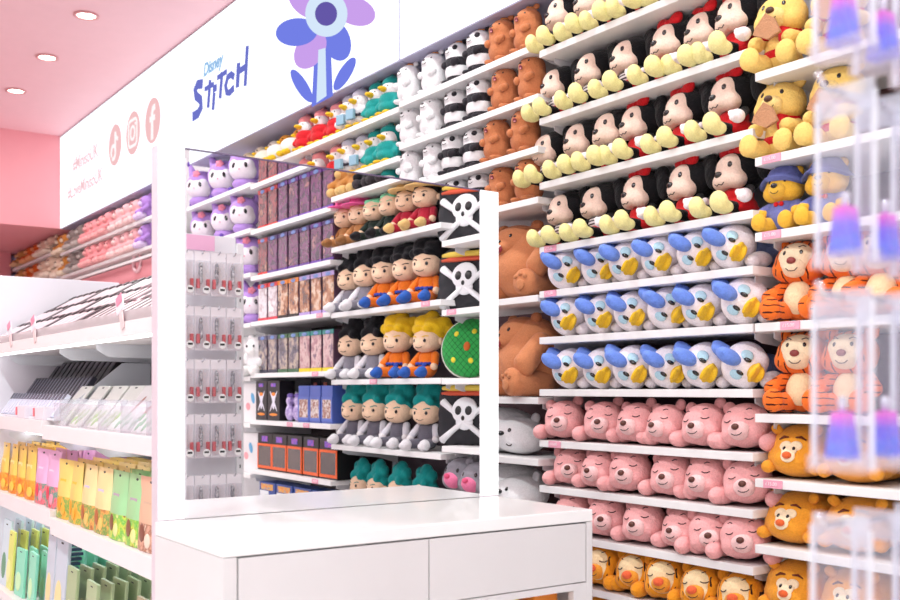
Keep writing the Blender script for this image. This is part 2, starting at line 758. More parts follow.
# plain flower graphic in the sign's blues and violets
def shape(pts, dx, col, name='flower_graphic'):
    on_sign(s_mid, name, prism(sg(pts), XS - dx - .002, XS), col)
def oval(cx, cy, rx, ry, rot=0., n=28):
    o = []
    for k in range(n):
        a = 2 * math.pi * k / n
        x, y = rx * math.cos(a), ry * math.sin(a)
        o.append((cx + x * math.cos(rot) - y * math.sin(rot), cy + x * math.sin(rot) + y * math.cos(rot)))
    return o
BLU, VIO, PAL, IND = glow('#7683ec', .95), glow('#cfa4f2', .95), glow('#d6e8fb', 1.), glow('#6a5cb0', .9)
shape([(315, 50), (331, 47), (333, 96), (312, 107)], .0, BLU, 'stem_graphic')
shape([(319, 50), (326, 48), (327, 96), (317, 103)], .001, PAL, 'stem_graphic')
for cx, cy, rx, ry, rot in ((302, 86, 6, 19, -.55), (345, 74, 6, 19, .55)):
    shape(oval(cx, cy, rx, ry, rot), .0, BLU, 'leaf_graphic')
for k in range(7):                      # petals round the flower's centre
    a_ = 2 * math.pi * k / 7 + .35
    cx, cy = 327 + 30 * math.cos(a_), 14 + 33 * math.sin(a_) - 15 * math.cos(a_)
    shape(oval(cx, cy, 21, 14, a_), .0 + .0002 * k, BLU if k % 2 else VIO, 'petal_graphic')
shape(oval(327, 14, 21, 23), .0022, PAL, 'petal_graphic')
shape(oval(327, 14, 11, 12), .0032, IND, 'petal_graphic')

# hashtags and social icons on the far sign
PK = glow('#f6c4c6', 1.0)
PK2 = glow('#f6ccd2', 1.0)
for s_, pa, size in (('#MinisoUK', (73, 170), .17), ('#LoveMinisoUK', (68, 198), .165)):
    me = text_mesh(s_, size, bold=.0025)
    Yt, Zt = wp(*pa, 2.5)
    me.transform(Matrix.Translation((XS - .001, Yt, Zt - .02)) @ WALL_TXT)
    on_sign(s_far, 'lettering', me, PK2)
WF = glow('#fffafa', 1.05)
def ring(Yc, Zc, r, dx, m, name='icon_disc'):
    on_sign(s_far, name, prism([(Yc + r * math.cos(a * math.pi / 20), Zc + r * math.sin(a * math.pi / 20)) for a in range(40)], XS - dx, XS), m)
ic = [wp(115.3, 145, 2.5), wp(133.3, 133, 2.5), wp(153, 120.5, 2.5)]
for Yc, Zc in ic:
    ring(Yc, Zc, .165, .003, PK)
Yc, Zc = ic[0]          # musical note
bm = bmesh.new()
ribbon([(Yc - .015, Zc + .10), (Yc - .015, Zc - .05)], .035, XS - .006, XS - .003, bm)
ribbon([(Yc - .015 + .07 * math.cos(a) * .8 + .05, Zc - .055 + .055 * math.sin(a)) for a in [q * math.pi / 6 for q in range(-1, 11)]], .03, XS - .0065, XS - .003, bm)
ribbon([(Yc - .015, Zc + .10), (Yc - .04, Zc + .05), (Yc - .085, Zc + .035)], .032, XS - .0068, XS - .003, bm)
on_sign(s_far, 'icon_mark', from_bm(bm, smooth=False), WF)
Yc, Zc = ic[1]          # camera outline
bm = bmesh.new()
rr, cr_ = .10, .04
rs = [(Yc + sx * (rr - cr_) + cr_ * math.cos(a), Zc + sz * (rr - cr_) + cr_ * math.sin(a)) for sx, sz, a0 in ((1, 1, 0), (-1, 1, 90), (-1, -1, 180), (1, -1, 270)) for a in [R(a0 + q * 30) for q in range(4)]]
ribbon(rs + rs[:2], .022, XS - .006, XS - .003, bm)
ci = [(Yc + .05 * math.cos(a * math.pi / 12), Zc + .05 * math.sin(a * math.pi / 12)) for a in range(26)]
ribbon(ci, .02, XS - .0065, XS - .003, bm)
add_box(bm, (XS - .006, Yc - .075, Zc + .05), (XS - .003, Yc - .055, Zc + .07))
on_sign(s_far, 'icon_mark', from_bm(bm, smooth=False), WF)
Yc, Zc = ic[2]          # letter f
bm = bmesh.new()
ribbon([(Yc + .005, Zc - .14), (Yc + .005, Zc + .05), (Yc - .015, Zc + .085), (Yc - .06, Zc + .09)], .045, XS - .006, XS - .003, bm)
ribbon([(Yc + .055, Zc + .015), (Yc - .055, Zc + .015)], .04, XS - .0065, XS - .003, bm)
on_sign(s_far, 'icon_mark', from_bm(bm, smooth=False), WF)

# ------------------------------------------------------------- wall shelving
SHELF = paint('#f1eeee', .45)
TAGM = paint('#f3a7bd', .5)
TAGI = paint('#fbe3ea', .5)
def shelf(Y0, Y1, z, label, group, tags=(), X0=2.5, X1=2.885, th=.026):
    t = thing('wall_shelf', label, 'shelf', ((X0 + X1) / 2, (Y0 + Y1) / 2, z - th), group)
    c = t.location
    def L(a, b):
        return (a[0] - c[0], a[1] - c[1], a[2] - c[2]), (b[0] - c[0], b[1] - c[1], b[2] - c[2])
    link('shelf_board', box(*L((X0, Y0 + .004, z - th), (X1, Y1 - .004, z)), .003), SHELF, t)
    for yb in (Y0 + .035, Y1 - .035):
        prof = [(X0 + .05, z - th), (X1, z - th), (X1, z - th - .085), (X1 - .12, z - th - .05), (X0 + .085, z - th - .03), (X0 + .05, z - th - .018)]
        bm = bmesh.new()
        a = [bm.verts.new((x - c[0], yb - .0015 - c[1], q - c[2])) for x, q in prof]
        b = [bm.verts.new((x - c[0], yb + .0015 - c[1], q - c[2])) for x, q in prof]
        bm.faces.new(a)
        bm.faces.new(b[::-1])
        for i in range(len(prof)):
            bm.faces.new((a[i], b[i], b[(i + 1) % 6], a[(i + 1) % 6]))
        bmesh.ops.recalc_face_normals(bm, faces=bm.faces)
        link('shelf_bracket', from_bm(bm, smooth=False), paint('#e4e2e6', .4), t)
    for yt in tags:
        pt = link('price_tag', box(*L((X0 - .004, yt - .033, z - th + .001), (X0 - .0005, yt + .033, z - .001)), .001), TAGM, t)
        me = text_mesh('£15.00', .015)
        me.transform(Matrix.Translation((X0 - .0045 - c[0], yt + .025 - c[1], z - .017 - c[2])) @ WALL_TXT)
        link('price_text', me, TAGI, pt)
    return t


BAY = {
    'A': (1.40, 1.97, [(2.251, 'upper yellow bears'), (1.996, 'lower yellow bears'), (1.771, 'raincoat bears'), (1.500, 'upper seated tigers'), (1.229, 'lower seated tigers'),
                       (1.035, 'upper round tigers'), (.837, 'middle round tigers'), (.630, 'lowest round tigers'), (.40, None)]),
    'B': (1.97, 2.97, [(2.590, 'top puppy row'), (2.333, 'second puppy row'), (2.088, 'third puppy row'), (1.843, 'lowest puppy row'), (1.675, 'top duck row'), (1.500, 'middle duck row'),
                       (1.303, 'lowest duck row'), (1.110, 'top pink bear row'), (.938, 'middle pink bear row'), (.767, 'lowest pink bear row'), (.590, 'small sleeping tigers'), (.40, None)]),
    'C': (2.97, 3.97, [(2.628, 'top standing bear row'), (2.432, 'second standing bear row'), (2.233, 'third standing bear row'), (2.039, 'lowest standing bear row'), (1.664, 'upper big brown bear'),
                       (1.272, 'lower big brown bear'), (1.035, 'upper big white bear'), (.80, 'lower big white bear')]),
    'D': (3.97, 4.97, [(2.610, 'top penguin row'), (2.383, 'second penguin row'), (2.170, 'third penguin row')]),
    'E': (4.97, 5.97, [(2.610, 'reclining ducklings'), (2.383, None)]),
    'G': (6.97, 7.97, [(2.590, 'near end of upper distant plush row'), (2.372, 'near end of lower distant plush row')]),
    'H': (7.97, 8.97, [(2.590, 'middle of upper distant plush row'), (2.372, 'middle of lower distant plush row')]),
    'I': (8.97, 9.97, [(2.590, 'far end of upper distant plush row'), (2.372, 'far end of lower distant plush row')]),
    'J': (9.97, 12.0, [(2.640, 'upper plush row in the pink alcove'), (2.40, 'lower plush row in the pink alcove')]),
    # bays that show in the mirror
    'S': (.97, 1.36, [(1.945, 'top black cushion in the mirror'), (1.646, 'second black cushion in the mirror'), (1.350, 'round green cushion in the mirror'), (1.058, 'lowest black cushion in the mirror'), (.72, 'grey pig plush in the mirror')]),
    'T': (-.03, .97, [(2.290, 'brown plush at the mirror top'), (2.030, 'pink hatted dolls in the mirror'), (1.695, 'black haired orange dolls in the mirror'), (1.353, 'yellow haired dolls in the mirror'),
                      (1.022, 'teal haired dolls in the mirror'), (.66, 'lowest teal plush in the mirror')]),
    'U': (-1.03, -.03, [(2.517, 'highest packs in the mirror'), (2.247, 'red and purple packs in the mirror'), (1.973, 'dark purple packs in the mirror'), (1.704, 'red and orange packs in the mirror'),
                        (1.398, 'green topped packs in the mirror'), (1.123, 'black and blue boxes in the mirror'), (.831, 'orange window boxes in the mirror'), (.56, 'blue boxes in the mirror')]),
    'V': (-2.03, -1.03, [(2.538, 'upper lilac cats in the mirror'), (2.265, 'lower lilac cats in the mirror'), (2.0, 'third lilac cat row in the mirror'), (1.70, 'lilac plush behind the hanging packs'), (1.38, 'white plush behind the hanging packs'),
                         (1.10, 'white printed bags in the mirror')]),
    'W': (-3.03, -2.03, [(2.538, None), (2.265, None)]),
}
TAGS = {('B', 1.843): [2.90], ('B', 1.675): [2.90], ('A', 1.996): [1.905], ('A', 1.771): [1.905], ('A', 1.500): [1.84], ('B', 1.110): [2.875], ('A', 1.035): [1.90],
        ('T', 1.695): [.85], ('T', 1.353): [.4], ('S', 1.646): [1.05], ('U', 1.704): [-.15], ('U', 1.398): [-.2], ('U', 1.123): [-.3, -.5], ('U', .831): [-.2]}
SHELVES = {}
for b, (y0, y1, zs) in BAY.items():
    for z, what in zs:
        x0 = 2.5
        lab = ('white wall shelf carrying the ' + what) if what else {'A': 'lowest white wall shelf by the round tigers', 'B': 'lowest white wall shelf under the sleeping tigers',
               'E': 'white wall shelf behind the mirror top', 'W': 'white wall shelf at the edge of the mirror'}[b]
        SHELVES[b, z] = shelf(y0, y1, z, lab, 'white wall shelves', TAGS.get((b, z), ()))

# -------------------------------------------------------------- display table
t = thing('display_table', 'white glossy display table with two drawers in front of the mirror', 'table', (1.2835, 2.295, 0))
def TB(x0, x1, y0, y1, z0, z1, bev=.003):
    return box((x0 - 1.2835, y0 - 2.295, z0), (x1 - 1.2835, y1 - 2.295, z1), bev)
TW = paint('#fbfafa', .22, coat=.3)
TF = paint('#e2dfe0', .4)
x0, x1, yf, yb = .784, 1.774, 1.896, 2.292
link('table_top', TB(x0, x1, yf, yb, .968, .998), TW, t)
link('side_panel', TB(x0, x0 + .031, yf, yb, 0, .967), TF, t)
link('side_panel', TB(x1 - .0205, x1, yf, yb, 0, .967), TF, t)
for xa, xb in ((x0 + .034, 1.2735), (1.2765, x1 - .0235)):
    d = link('drawer', TB(xa, xb, yf + .0, yf + .36, .818, .964, .0015), TF, t)
link('niche_shelf', TB(x0 + .031, x1 - .021, yf + .012, yb - .022, .800, .8155), TF, t)
link('bottom_shelf', TB(x0 + .031, x1 - .021, yf + .012, yb - .022, .08, .10), TF, t)
link('rear_panel', TB(x0 + .031, x1 - .021, 2.27, 2.29, .10, .80), TF, t)
link('front_frame', boxes([((xa - 1.2835, yf - 2.295, za), (xb - 1.2835, yf + .02 - 2.295, zb)) for xa, xb, za, zb in ((x0 + .0312, x0 + .09, .10, .815), (x1 - .064, x1 - .0207, .10, .815), (x0 + .09, x1 - .064, .799, .8155))]), TF, t)

# goods in the table's open niche, just peeping over the lower frame edge
def pack_box(name, label, cat, lo, hi, m, group=None):
    c = ((lo[0] + hi[0]) / 2, (lo[1] + hi[1]) / 2, lo[2])
    o = link(name, box(tuple(lo[i] - c[i] for i in range(3)), tuple(hi[i] - c[i] for i in range(3)), .006), m)
    o.location = c
    return tag(o, label, cat, group)
t2 = thing('acrylic_riser', 'small white riser inside the table niche under the right drawer', 'stand', (1.55, 2.03, .10))
link('riser_top', box((-.17, -.10, .48), (.17, .10, .50), .003), TF, t2)
for sx in (-.165, .15):
    link('riser_side', box((sx, -.095, 0), (sx + .015, .095, .479), .002), TF, t2)

pack_box('gift_box', 'orange gift box with dark brown arc on the niche riser', 'box', (1.625, 1.945, .6005), (1.700, 2.03, .796), paint('#ee8a2c', .5))
pack_box('gift_box', 'yellow gift box beside the orange one on the niche riser', 'box', (1.50, 1.945, .6005), (1.575, 2.03, .790), paint('#f0d44a', .5))
# --------------------------------------------------------------- lit mirror
t = thing('vanity_mirror', 'tall mirror with glowing white side strips behind the white display table', 'mirror', (1.2875, 2.31, 0))
def MB_(x0, x1, y0, y1, z0, z1, bev=.0015):
    return box((x0 - 1.2875, y0 - 2.31, z0), (x1 - 1.2875, y1 - 2.31, z1), bev)
link('mirror_glass', MB_(.857, 1.717, 2.297, 2.303, .999, 1.862, 0), mirror_mat(), t)
link('back_panel', MB_(.857, 1.717, 2.304, 2.33, 0, 1.862), TF, t)
for a, b in ((.792, .8568), (1.7172, 1.783)):
    pl = link('mirror_post', MB_(a, b, 2.2965, 2.338, 0, 1.866), paint('#dccdd6', .4), t)
    link('light_strip', MB_(a + .001, b - .001, 2.2945, 2.2962, 1.0, 1.865, 0), glow('#ffffff', 1.4), pl)
link('top_trim', MB_(.857, 1.717, 2.2955, 2.331, 1.8625, 1.866, 0), paint('#6a5a78', .4), t)
# ============================================================ plush designs
CREAM, SOOT = plush('#f0d2c2'), plush('#0d0b10')
EYEM = paint('#120e12', .18, spec=.8)
LINE = paint('#3a2226', .7)
RED = plush('#cf1a22')
YEL = plush('#f3e8a0')
GLOVE = plush('#f3e6ea')


def limb(a, b, ra, rb, n=5):
    """tapering chain of ellipsoids from a to b"""
    return [(tuple(a[i] + (b[i] - a[i]) * k / (n - 1) for i in range(3)), (ra + (rb - ra) * k / (n - 1),) * 3) for k in range(n)]


def puppy(girl):
    """seated black plush with floppy ears, cream face and big pale yellow feet"""
    K = Kind('plush_puppy', 'plush toy')
    K.add('body', fuse([((-.005, 0, .045), (.042, .048, .045)), ((-.005, 0, .08), (.03, .036, .03))], zmin=.001), SOOT)
    if girl:
        K.add('dress', fuse([((.002, 0, .070), (.046, .054, .032)), ((.006, 0, .036), (.056, .070, .032)), ((.006, 0, .024), (.062, .074, .018))], zmin=.004), RED)
    else:
        K.add('shirt', fuse([((.002, 0, .070), (.047, .056, .032))]), plush('#f1e8ea', '#40363c', 'stripes', freq=85, cut=.25))
        sh = K.add('shorts', fuse([((.004, 0, .034), (.054, .064, .030))], zmin=.003), RED)
        for s in (-.022, .022):
            t0 = bvh_of(sh.data)
            K.add('button', disc(t0, s, .04, .008, .011, .003), GLOVE)
    for s in (-1, 1):
        K.add('leg', fuse(limb((.03, s * .03, .026), (.095, s * .045, .030), .02, .018)), SOOT)
        K.add('foot', fuse([((.122, s * .049, .036), (.024, .031, .035), (0, R(-14), s * R(-10))), ((.100, s * .047, .022), (.032, .027, .022))], zmin=.001), YEL)
        K.add('arm', fuse(limb((.0, s * .050, .085), (.040, s * .085, .058), .016, .014)), SOOT)
        K.add('hand', fuse([((.056, s * .088, .054), (.024, .021, .022)), ((.068, s * .074, .064), (.012, .010, .012)), ((.076, s * .092, .048), (.012, .013, .013))], .004), GLOVE)
    hd = fuse([((-.012, 0, .146), (.068, .080, .070)), ((0, 0, .09), (.03, .03, .03))], zmin=.07)
    K.add('head', hd, SOOT)
    fc = K.add('face', fuse([((.026, 0, .146), (.048, .055, .054)), ((.056, 0, .116), (.030, .038, .028)), ((.034, .030, .116), (.034, .034, .030)), ((.034, -.030, .116), (.034, .034, .030))]), CREAM)
    t0 = bvh_of(fc.data)
    for s in (-1, 1):
        K.add('eye', disc(t0, s * .031, .158, .0075, .0095, .003), EYEM)
        K.add('ear', fuse([((-.018, s * .078, .190), (.018, .038, .028), (s * R(20), 0, 0)), ((-.012, s * .100, .152), (.018, .032, .054), (s * R(8), 0, 0))]), SOOT)
    nz = front(t0, 0, .128)[0]
    K.add('nose', ells([((-nz.x, 0, .129), (.009, .0145, .0105))], sub=2), EYEM)
    K.add('mouth', arc(t0, [(.020, .104), (.010, .098), (0, .101), (-.010, .098), (-.020, .104)]), LINE)
    if girl:
        K.add('bow', fuse([((.018, .032, .208), (.016, .032, .022), (R(14), 0, 0)), ((.018, -.032, .208), (.016, .032, .022), (R(-14), 0, 0)), ((.022, 0, .204), (.015, .012, .014))], .004), RED)
    return K


def duck():
    """plush duck lying on its side: white head, yellow bill, blue bow"""
    K = Kind('plush_duck', 'plush toy')
    H = Matrix.Translation((0, 0, .074)) @ Matrix.Rotation(R(46), 4, 'Z') @ Matrix.Rotation(R(-14), 4, 'Y') @ Matrix.Rotation(R(-62), 4, 'X') @ Matrix.Translation((0, 0, -.074))
    wh = plush('#faeef4')
    K.add('body', fuse([((-.13, .01, .058), (.085, .066, .056)), ((-.075, .0, .06), (.05, .05, .05))], zmin=.001), plush('#8f9fd8'))
    hd = fuse([((0, 0, .076), (.068, .074, .070)), ((.022, .026, .055), (.042, .04, .038)), ((.022, -.026, .055), (.042, .04, .038))])
    K.add('head', hd, wh)
    hd.transform(Matrix())
    t0 = bvh_of(hd)
    for s in (-1, 1):
        K.add('cheek_patch', disc(t0, s * .034, .100, .017, .020, .003, s * .3, M=H), plush('#b9dbea'))
        K.add('eye', disc(t0, s * .022, .094, .007, .0125, .005, M=H, lift=.002), EYEM)
    K.add('bill', fuse([((.084, 0, .064), (.040, .034, .012), (0, R(14), 0)), ((.080, 0, .050), (.034, .028, .011), (0, R(-12), 0)), ((.06, 0, .06), (.026, .026, .020)), ((.120, 0, .078), (.012, .024, .008), (0, R(30), 0))], .004, M=H), plush('#f2c12e'))
    bl = plush('#6f90e4')
    for s in (-1, 1):
        K.add('bow_loop', fuse([((.008 + s * .038, -.004, .146), (.040, .024, .042), (0, s * R(14), 0)), ((.008 + s * .050, -.012, .158), (.026, .016, .030)), ((.004 + s * .014, 0, .146), (.016, .014, .014))], .005, M=H), bl)
    K.add('bow_knot', ells([((.0, 0, .148), (.015, .013, .014))], M=H, sub=2), bl)
    K.add('wing', fuse([((.0, -.078, .022), (.028, .022, .021)), ((-.04, -.07, .03), (.045, .03, .026))], zmin=.001), wh)
    hd.transform(H)
    return K


def sleeper(name, fur, body, muzzle, nosec, face=None, tiger=False):
    """plush lying on its front, head on the shelf edge, eyes shut"""
    K = Kind(name, 'plush toy')
    H = Matrix.Translation((0, 0, .07)) @ Matrix.Rotation(R(8), 4, 'Z') @ Matrix.Rotation(R(10), 4, 'Y') @ Matrix.Rotation(R(-9), 4, 'X') @ Matrix.Translation((0, 0, -.07))
    K.add('body', fuse([((-.13, 0, .055), (.09, .068, .054)), ((-.07, 0, .05), (.05, .055, .045))], zmin=.001), body)
    hd = fuse([((0, 0, .076), (.064, .075, .068)), ((.02, .032, .05), (.038, .038, .034)), ((.02, -.032, .05), (.038, .038, .034))])
    hm = fur if not tiger else plush('#f0981f', '#3b1c12', 'zebra', axis='Y', scale=15.)
    K.add('head', hd, hm)
    t0 = bvh_of(hd)
    if face:
        fm = fuse([((.018, -.0, .082), (.052, .058, .050)), ((.03, 0, .056), (.04, .054, .034))])
        K.add('face', fm, face)
        t0 = bvh_of(fm)
        fm.transform(H)
    mz = fuse([((.056, 0, .054), (.026, .034, .026)), ((.05, 0, .044), (.022, .030, .02))], .005)
    K.add('muzzle', mz, muzzle)
    K.add('nose', ells([((.082, 0, .060), (.008, .012, .010) if not tiger else (.012, .018, .014))], M=H, sub=2), nosec)
    for s in (-1, 1):
        K.add('eye', arc(t0, [(s * .022, .085), (s * .030, .081), (s * .038, .081), (s * .045, .085)], .0017, M=H), LINE)
        K.add('eyebrow', arc(t0, [(s * .024, .112), (s * .031, .116), (s * .038, .114)], .0017, M=H), LINE)
        K.add('ear', fuse([((-.008, s * .052, .136), (.013, .022, .022)), ((-.004, s * .046, .126), (.012, .016, .014))], .005, M=H), fur)
        K.add('paw', fuse([((.018, s * .088, .029), (.044, .027, .028)), ((-.03, s * .078, .034), (.04, .03, .03))], zmin=.001), fur)
    K.add('mouth', arc(bvh_of(mz), [(.016, .042), (.008, .037), (0, .036), (-.008, .037), (-.016, .042)], .0013, M=H), LINE)
    mz.transform(H)
    hd.transform(H)
    return K


def seated(name, fur, belly, muzzle, nosec, h=.25, extra=None, sole=None, mouth=True, arm_pose=0, eye=.0065, limbs=None):
    """seated plush animal, built at 0.25 m and scaled to h"""
    K = Kind(name, 'plush toy')
    limbs = limbs or fur
    bd = fuse([((0, 0, .07), (.052, .058, .066)), ((-.002, 0, .11), (.038, .044, .04))], zmin=.001)
    K.add('body', bd, fur)
    if belly:
        K.add('belly', fuse([((.018, 0, .074), (.044, .048, .056)), ((.012, 0, .105), (.034, .036, .03))]), belly)
    for s in (-1, 1):
        K.add('leg', fuse(limb((.02, s * .042, .036), (.085, s * .058, .034), .034, .029) + [((.102, s * .06, .042), (.020, .034, .038))], zmin=.001), limbs)
        if sole:
            K.add('sole', ells([((.118, s * .06, .042), (.008, .024, .028))], sub=2), sole)
        if arm_pose == 1:
            K.add('arm', fuse(limb((-.005, s * .050, .112), (.030, s * .074, .094), .021, .022, 4) + limb((.03, s * .074, .094), (.066, s * .056, .094), .022, .026, 3)), limbs)
        else:
            K.add('arm', fuse(limb((-.005, s * .046, .118), (.048, s * .082, .078), .022, .026)), limbs)
    hd = fuse([((0, 0, .186), (.072, .082, .070)), ((.018, .040, .166), (.046, .044, .040)), ((.018, -.040, .166), (.046, .044, .040))])
    K.add('head', hd, fur)
    mz = K.add('muzzle', fuse([((.058, 0, .172), (.030, .040, .030)), ((.050, 0, .158), (.028, .038, .022))], .005), muzzle)
    K.add('nose', ells([((.086, 0, .186), (.009, .015, .011))], sub=2), nosec)
    t0 = bvh_of(hd)
    for s in (-1, 1):
        K.add('eye', disc(t0, s * .034, .208, eye, eye * 1.4, .003), EYEM)
        K.add('ear', fuse([((-.006, s * .058, .248), (.015, .025, .024)), ((-.004, s * .050, .236), (.015, .020, .018))], .005), fur)
    if mouth:
        K.add('mouth', arc(bvh_of(mz.data), [(.018, .164), (.009, .156), (0, .155), (-.009, .156), (-.018, .164)], .0014), LINE)
    if extra:
        extra(K)
    K.t0 = t0
    K.h = h / .272
    return K


def biscuit_scarf(K):
    K.add('scarf', fuse([((.0 + .043 * math.cos(a), .050 * math.sin(a), .128 + .004 * math.cos(a)), (.017, .017, .015)) for a in [q * math.pi / 8 for q in range(16)]] + [((.05, -.028, .105), (.012, .018, .03))]), RED)
    K.add('biscuit', prism([(-.046, .104), (-.006, .088), (.044, .112), (.036, .132), (.002, .170), (-.026, .150)], -.112, -.098), plush('#bf8a66'))
    K.add('hip_cloth', fuse([((.0, 0, .062), (.058, .064, .026))]), RED)


def tiger_face(K):
    fc = K.add('face', fuse([((.030, 0, .198), (.050, .060, .048)), ((.048, .018, .180), (.028, .03, .028)), ((.048, -.018, .180), (.028, .03, .028))]), plush('#fbe3c0'))
    t1 = bvh_of(fc.data)
    for s in (-1, 1):
        K.add('eye', disc(t1, s * .026, .212, .0055, .0075, .003), EYEM)
        K.add('eyebrow', arc(t1, [(s * .016, .228), (s * .026, .232), (s * .034, .228)], .0018), LINE)


def raincoat(K):
    b = plush('#6d74b4')
    K.add('raincoat', fuse([((.0, 0, .07), (.062, .068, .066)), ((.0, 0, .11), (.048, .056, .036))] + limb((0, .05, .112), (.036, .078, .086), .028, .028) + limb((0, -.05, .112), (.036, -.078, .086), .028, .028), zmin=.002), b)
    K.add('collar_ribbon', fuse([((.05, .012, .116), (.008, .012, .012)), ((.05, -.012, .116), (.008, .012, .012))], .004), RED)
    bm = bmesh.new()
    prof = [(.105, .205), (.100, .212), (.080, .222), (.074, .240), (.060, .262), (.035, .276), (.004, .281)]
    rings = []
    for r_, z_ in prof:
        rings.append([bm.verts.new((r_ * .92 * math.cos(k * math.pi / 14) + .002, r_ * math.sin(k * math.pi / 14), z_ + (.018 if r_ > .09 else 0) * math.cos(k * math.pi / 14 * 2))) for k in range(28)])
    for a, c in zip(rings, rings[1:]):
        for k in range(28):
            bm.faces.new((a[k], a[(k + 1) % 28], c[(k + 1) % 28], c[k]))
    bm.faces.new(rings[-1])
    bm.faces.new(rings[0][::-1])
    bmesh.ops.recalc_face_normals(bm, faces=bm.faces)
    K.add('rain_hat', from_bm(bm), b)


def round_tiger():
    """bolster shaped plush lying down, small face on its front end"""
    K = Kind('plush_tiger', 'plush toy')
    o = plush('#f3a132')
    bd = fuse([((-.02, 0, .082), (.10, .098, .080)), ((-.12, 0, .078), (.10, .09, .076)), ((.0, 0, .06), (.10, .096, .058))], .008, zmin=.001)
    K.add('body', bd, o)
    t0 = bvh_of(bd)
    bm = bmesh.new()
    for s, z, r in ((.015, .098, .018), (-.015, .098, .018), (0, .086, .023), (0, .070, .021)):
        c, n_ = front(t0, s, z)
        bmesh.ops.create_icosphere(bm, subdivisions=3, radius=1, matrix=Matrix.Translation(c) @ frame(n_) @ Matrix.Diagonal((r, r * .9, .006, 1)))
    fc = K.add('face', from_bm(bm), plush('#fbe3bf'))
    t1 = bvh_of(fc.data)
    for s in (-1, 1):
        K.add('eye', disc(t1, s * .014, .092, .0045, .0065, .003), EYEM)
        K.add('eyebrow', tube([front(t0, s * q, z)[0] + front(t0, s * q, z)[1] * .003 for q, z in ((.010, .121), (.024, .122), (.038, .114))], [.002, .004, .002]), plush('#6b2f1a'))
        K.add('ear', fuse([((.035, s * .062, .146), (.011, .016, .016)), ((.030, s * .056, .138), (.012, .015, .014))], .005), o)
        K.add('paw', fuse([((.07, s * .07, .035), (.022, .02, .02)), ((.055, s * .065, .04), (.02, .02, .02))], .005), o)
        K.add('hind_paw', ells([((-.12, s * .088, .02), (.03, .02, .018))]), o)
    c, n_ = front(t1, 0, .073)
    K.add('nose', ells([((-c.x + .002, 0, .073), (.009, .014, .011))], sub=2), plush('#ea6a38'))
    return K


def standing(name, fur, kind):
    """upright bean shaped bear, arms on its chest, small paper flower on the head"""
    K = Kind(name, 'plush toy')
    bd = fuse([((0, 0, .058), (.050, .055, .058)), ((0, 0, .095), (.050, .054, .06)), ((.002, 0, .132), (.047, .051, .055)), ((.028, 0, .137), (.028, .032, .024))], zmin=.001)
    K.add('body', bd, fur)
    t0 = bvh_of(bd)
    dk = plush('#2f2b31')
    am = dk if kind == 'panda' else fur
    for s in (-1, 1):
        K.add('arm', fuse([((.046, s * .028, .086), (.013, .014, .018)), ((.036, s * .036, .092), (.014, .012, .016))], .005), am)
        K.add('foot', fuse([((.034, s * .028, .013), (.026, .018, .013)), ((.015, s * .028, .016), (.02, .018, .016))], .005, zmin=.001), am)
        K.add('ear', ells([((-.004, s * .036, .184), (.010, .013, .012))], sub=2), am)
        if kind == 'panda':
            K.add('eye_patch', disc(t0, s * .027, .152, .011, .013, .004), dk)
        K.add('eye', disc(t0, s * .025, .153, .0034, .0042, .005 if kind == 'panda' else .0025), EYEM)
    K.add('nose', disc(t0, 0, .146, .007, .0045, .004), EYEM)
    if kind == 'brown':
        K.add('mouth', disc(t0, 0, .130, .0095, .0095, .003), paint('#7c2230', .5))
        K.add('tongue', disc(t0, 0, .127, .006, .004, .0045), paint('#f0a4ae', .5))
    else:
        K.add('mouth', arc(t0, [(.011, .134), (.005, .130), (0, .130), (-.005, .130), (-.011, .134)], .0012), LINE)
    K.add('flower', fuse([((-.004 + .0 * k, -.012 + .012 * k, .188 - .002 * abs(k - 1)), (.009, .010, .007)) for k in range(2)] + [((.006, -.004, .187), (.008, .009, .007))], .003), plush('#f2a05c'))
    K.add('flower', fuse([((.002, .014, .186), (.008, .009, .007)), ((.004, .022, .182), (.007, .007, .006))], .003), plush('#c9cdf0' if kind == 'brown' else '#f3b07a'))
    return K


def bird(name, coat, hood, face='#f6ecec', beak='#f4c32c', bag=None, belt=None):
    """small upright plush bird in a coat with a hood"""
    K = Kind(name, 'plush toy')
    bd = fuse([((0, 0, .055), (.044, .048, .055)), ((0, 0, .12), (.04, .044, .042))], zmin=.001)
    K.add('body', bd, plush(face))
    K.add('coat', fuse([((.0, 0, .076), (.050, .055, .036)), ((0, 0, .042), (.051, .057, .036))] + limb((0, .046, .08), (.02, .06, .05), .018, .016, 4) + limb((0, -.046, .08), (.02, -.06, .05), .018, .016, 4)), plush(coat))
    K.add('hood', fuse([((-.014, 0, .128), (.042, .049, .044)), ((-.004, 0, .152), (.040, .042, .028)), ((-.01, 0, .180), (.015, .015, .014))]), plush(hood))
    K.add('beak', fuse([((.05, 0, .118), (.020, .017, .010)), ((.040, 0, .116), (.014, .016, .013))], .004), plush(beak))
    t0 = bvh_of(bd)
    for s in (-1, 1):
        K.add('eye', disc(t0, s * .018, .130, .003, .004, .003), EYEM)
        K.add('foot', fuse([((.038, s * .024, .010), (.024, .018, .010)), ((.052, s * .024, .009), (.012, .018, .008))], .004, zmin=.001), plush(beak))
    if bag:
        K.add('bag', box((-.075, -.03, .03), (-.058, .015, .075), .004), paint(bag, .7))
    if belt:
        K.add('belt', fuse([((.054 * math.cos(a), .060 * math.sin(a), .052), (.008, .012, .010)) for a in [q * math.pi / 10 for q in range(20)]]), plush(belt))
    return K


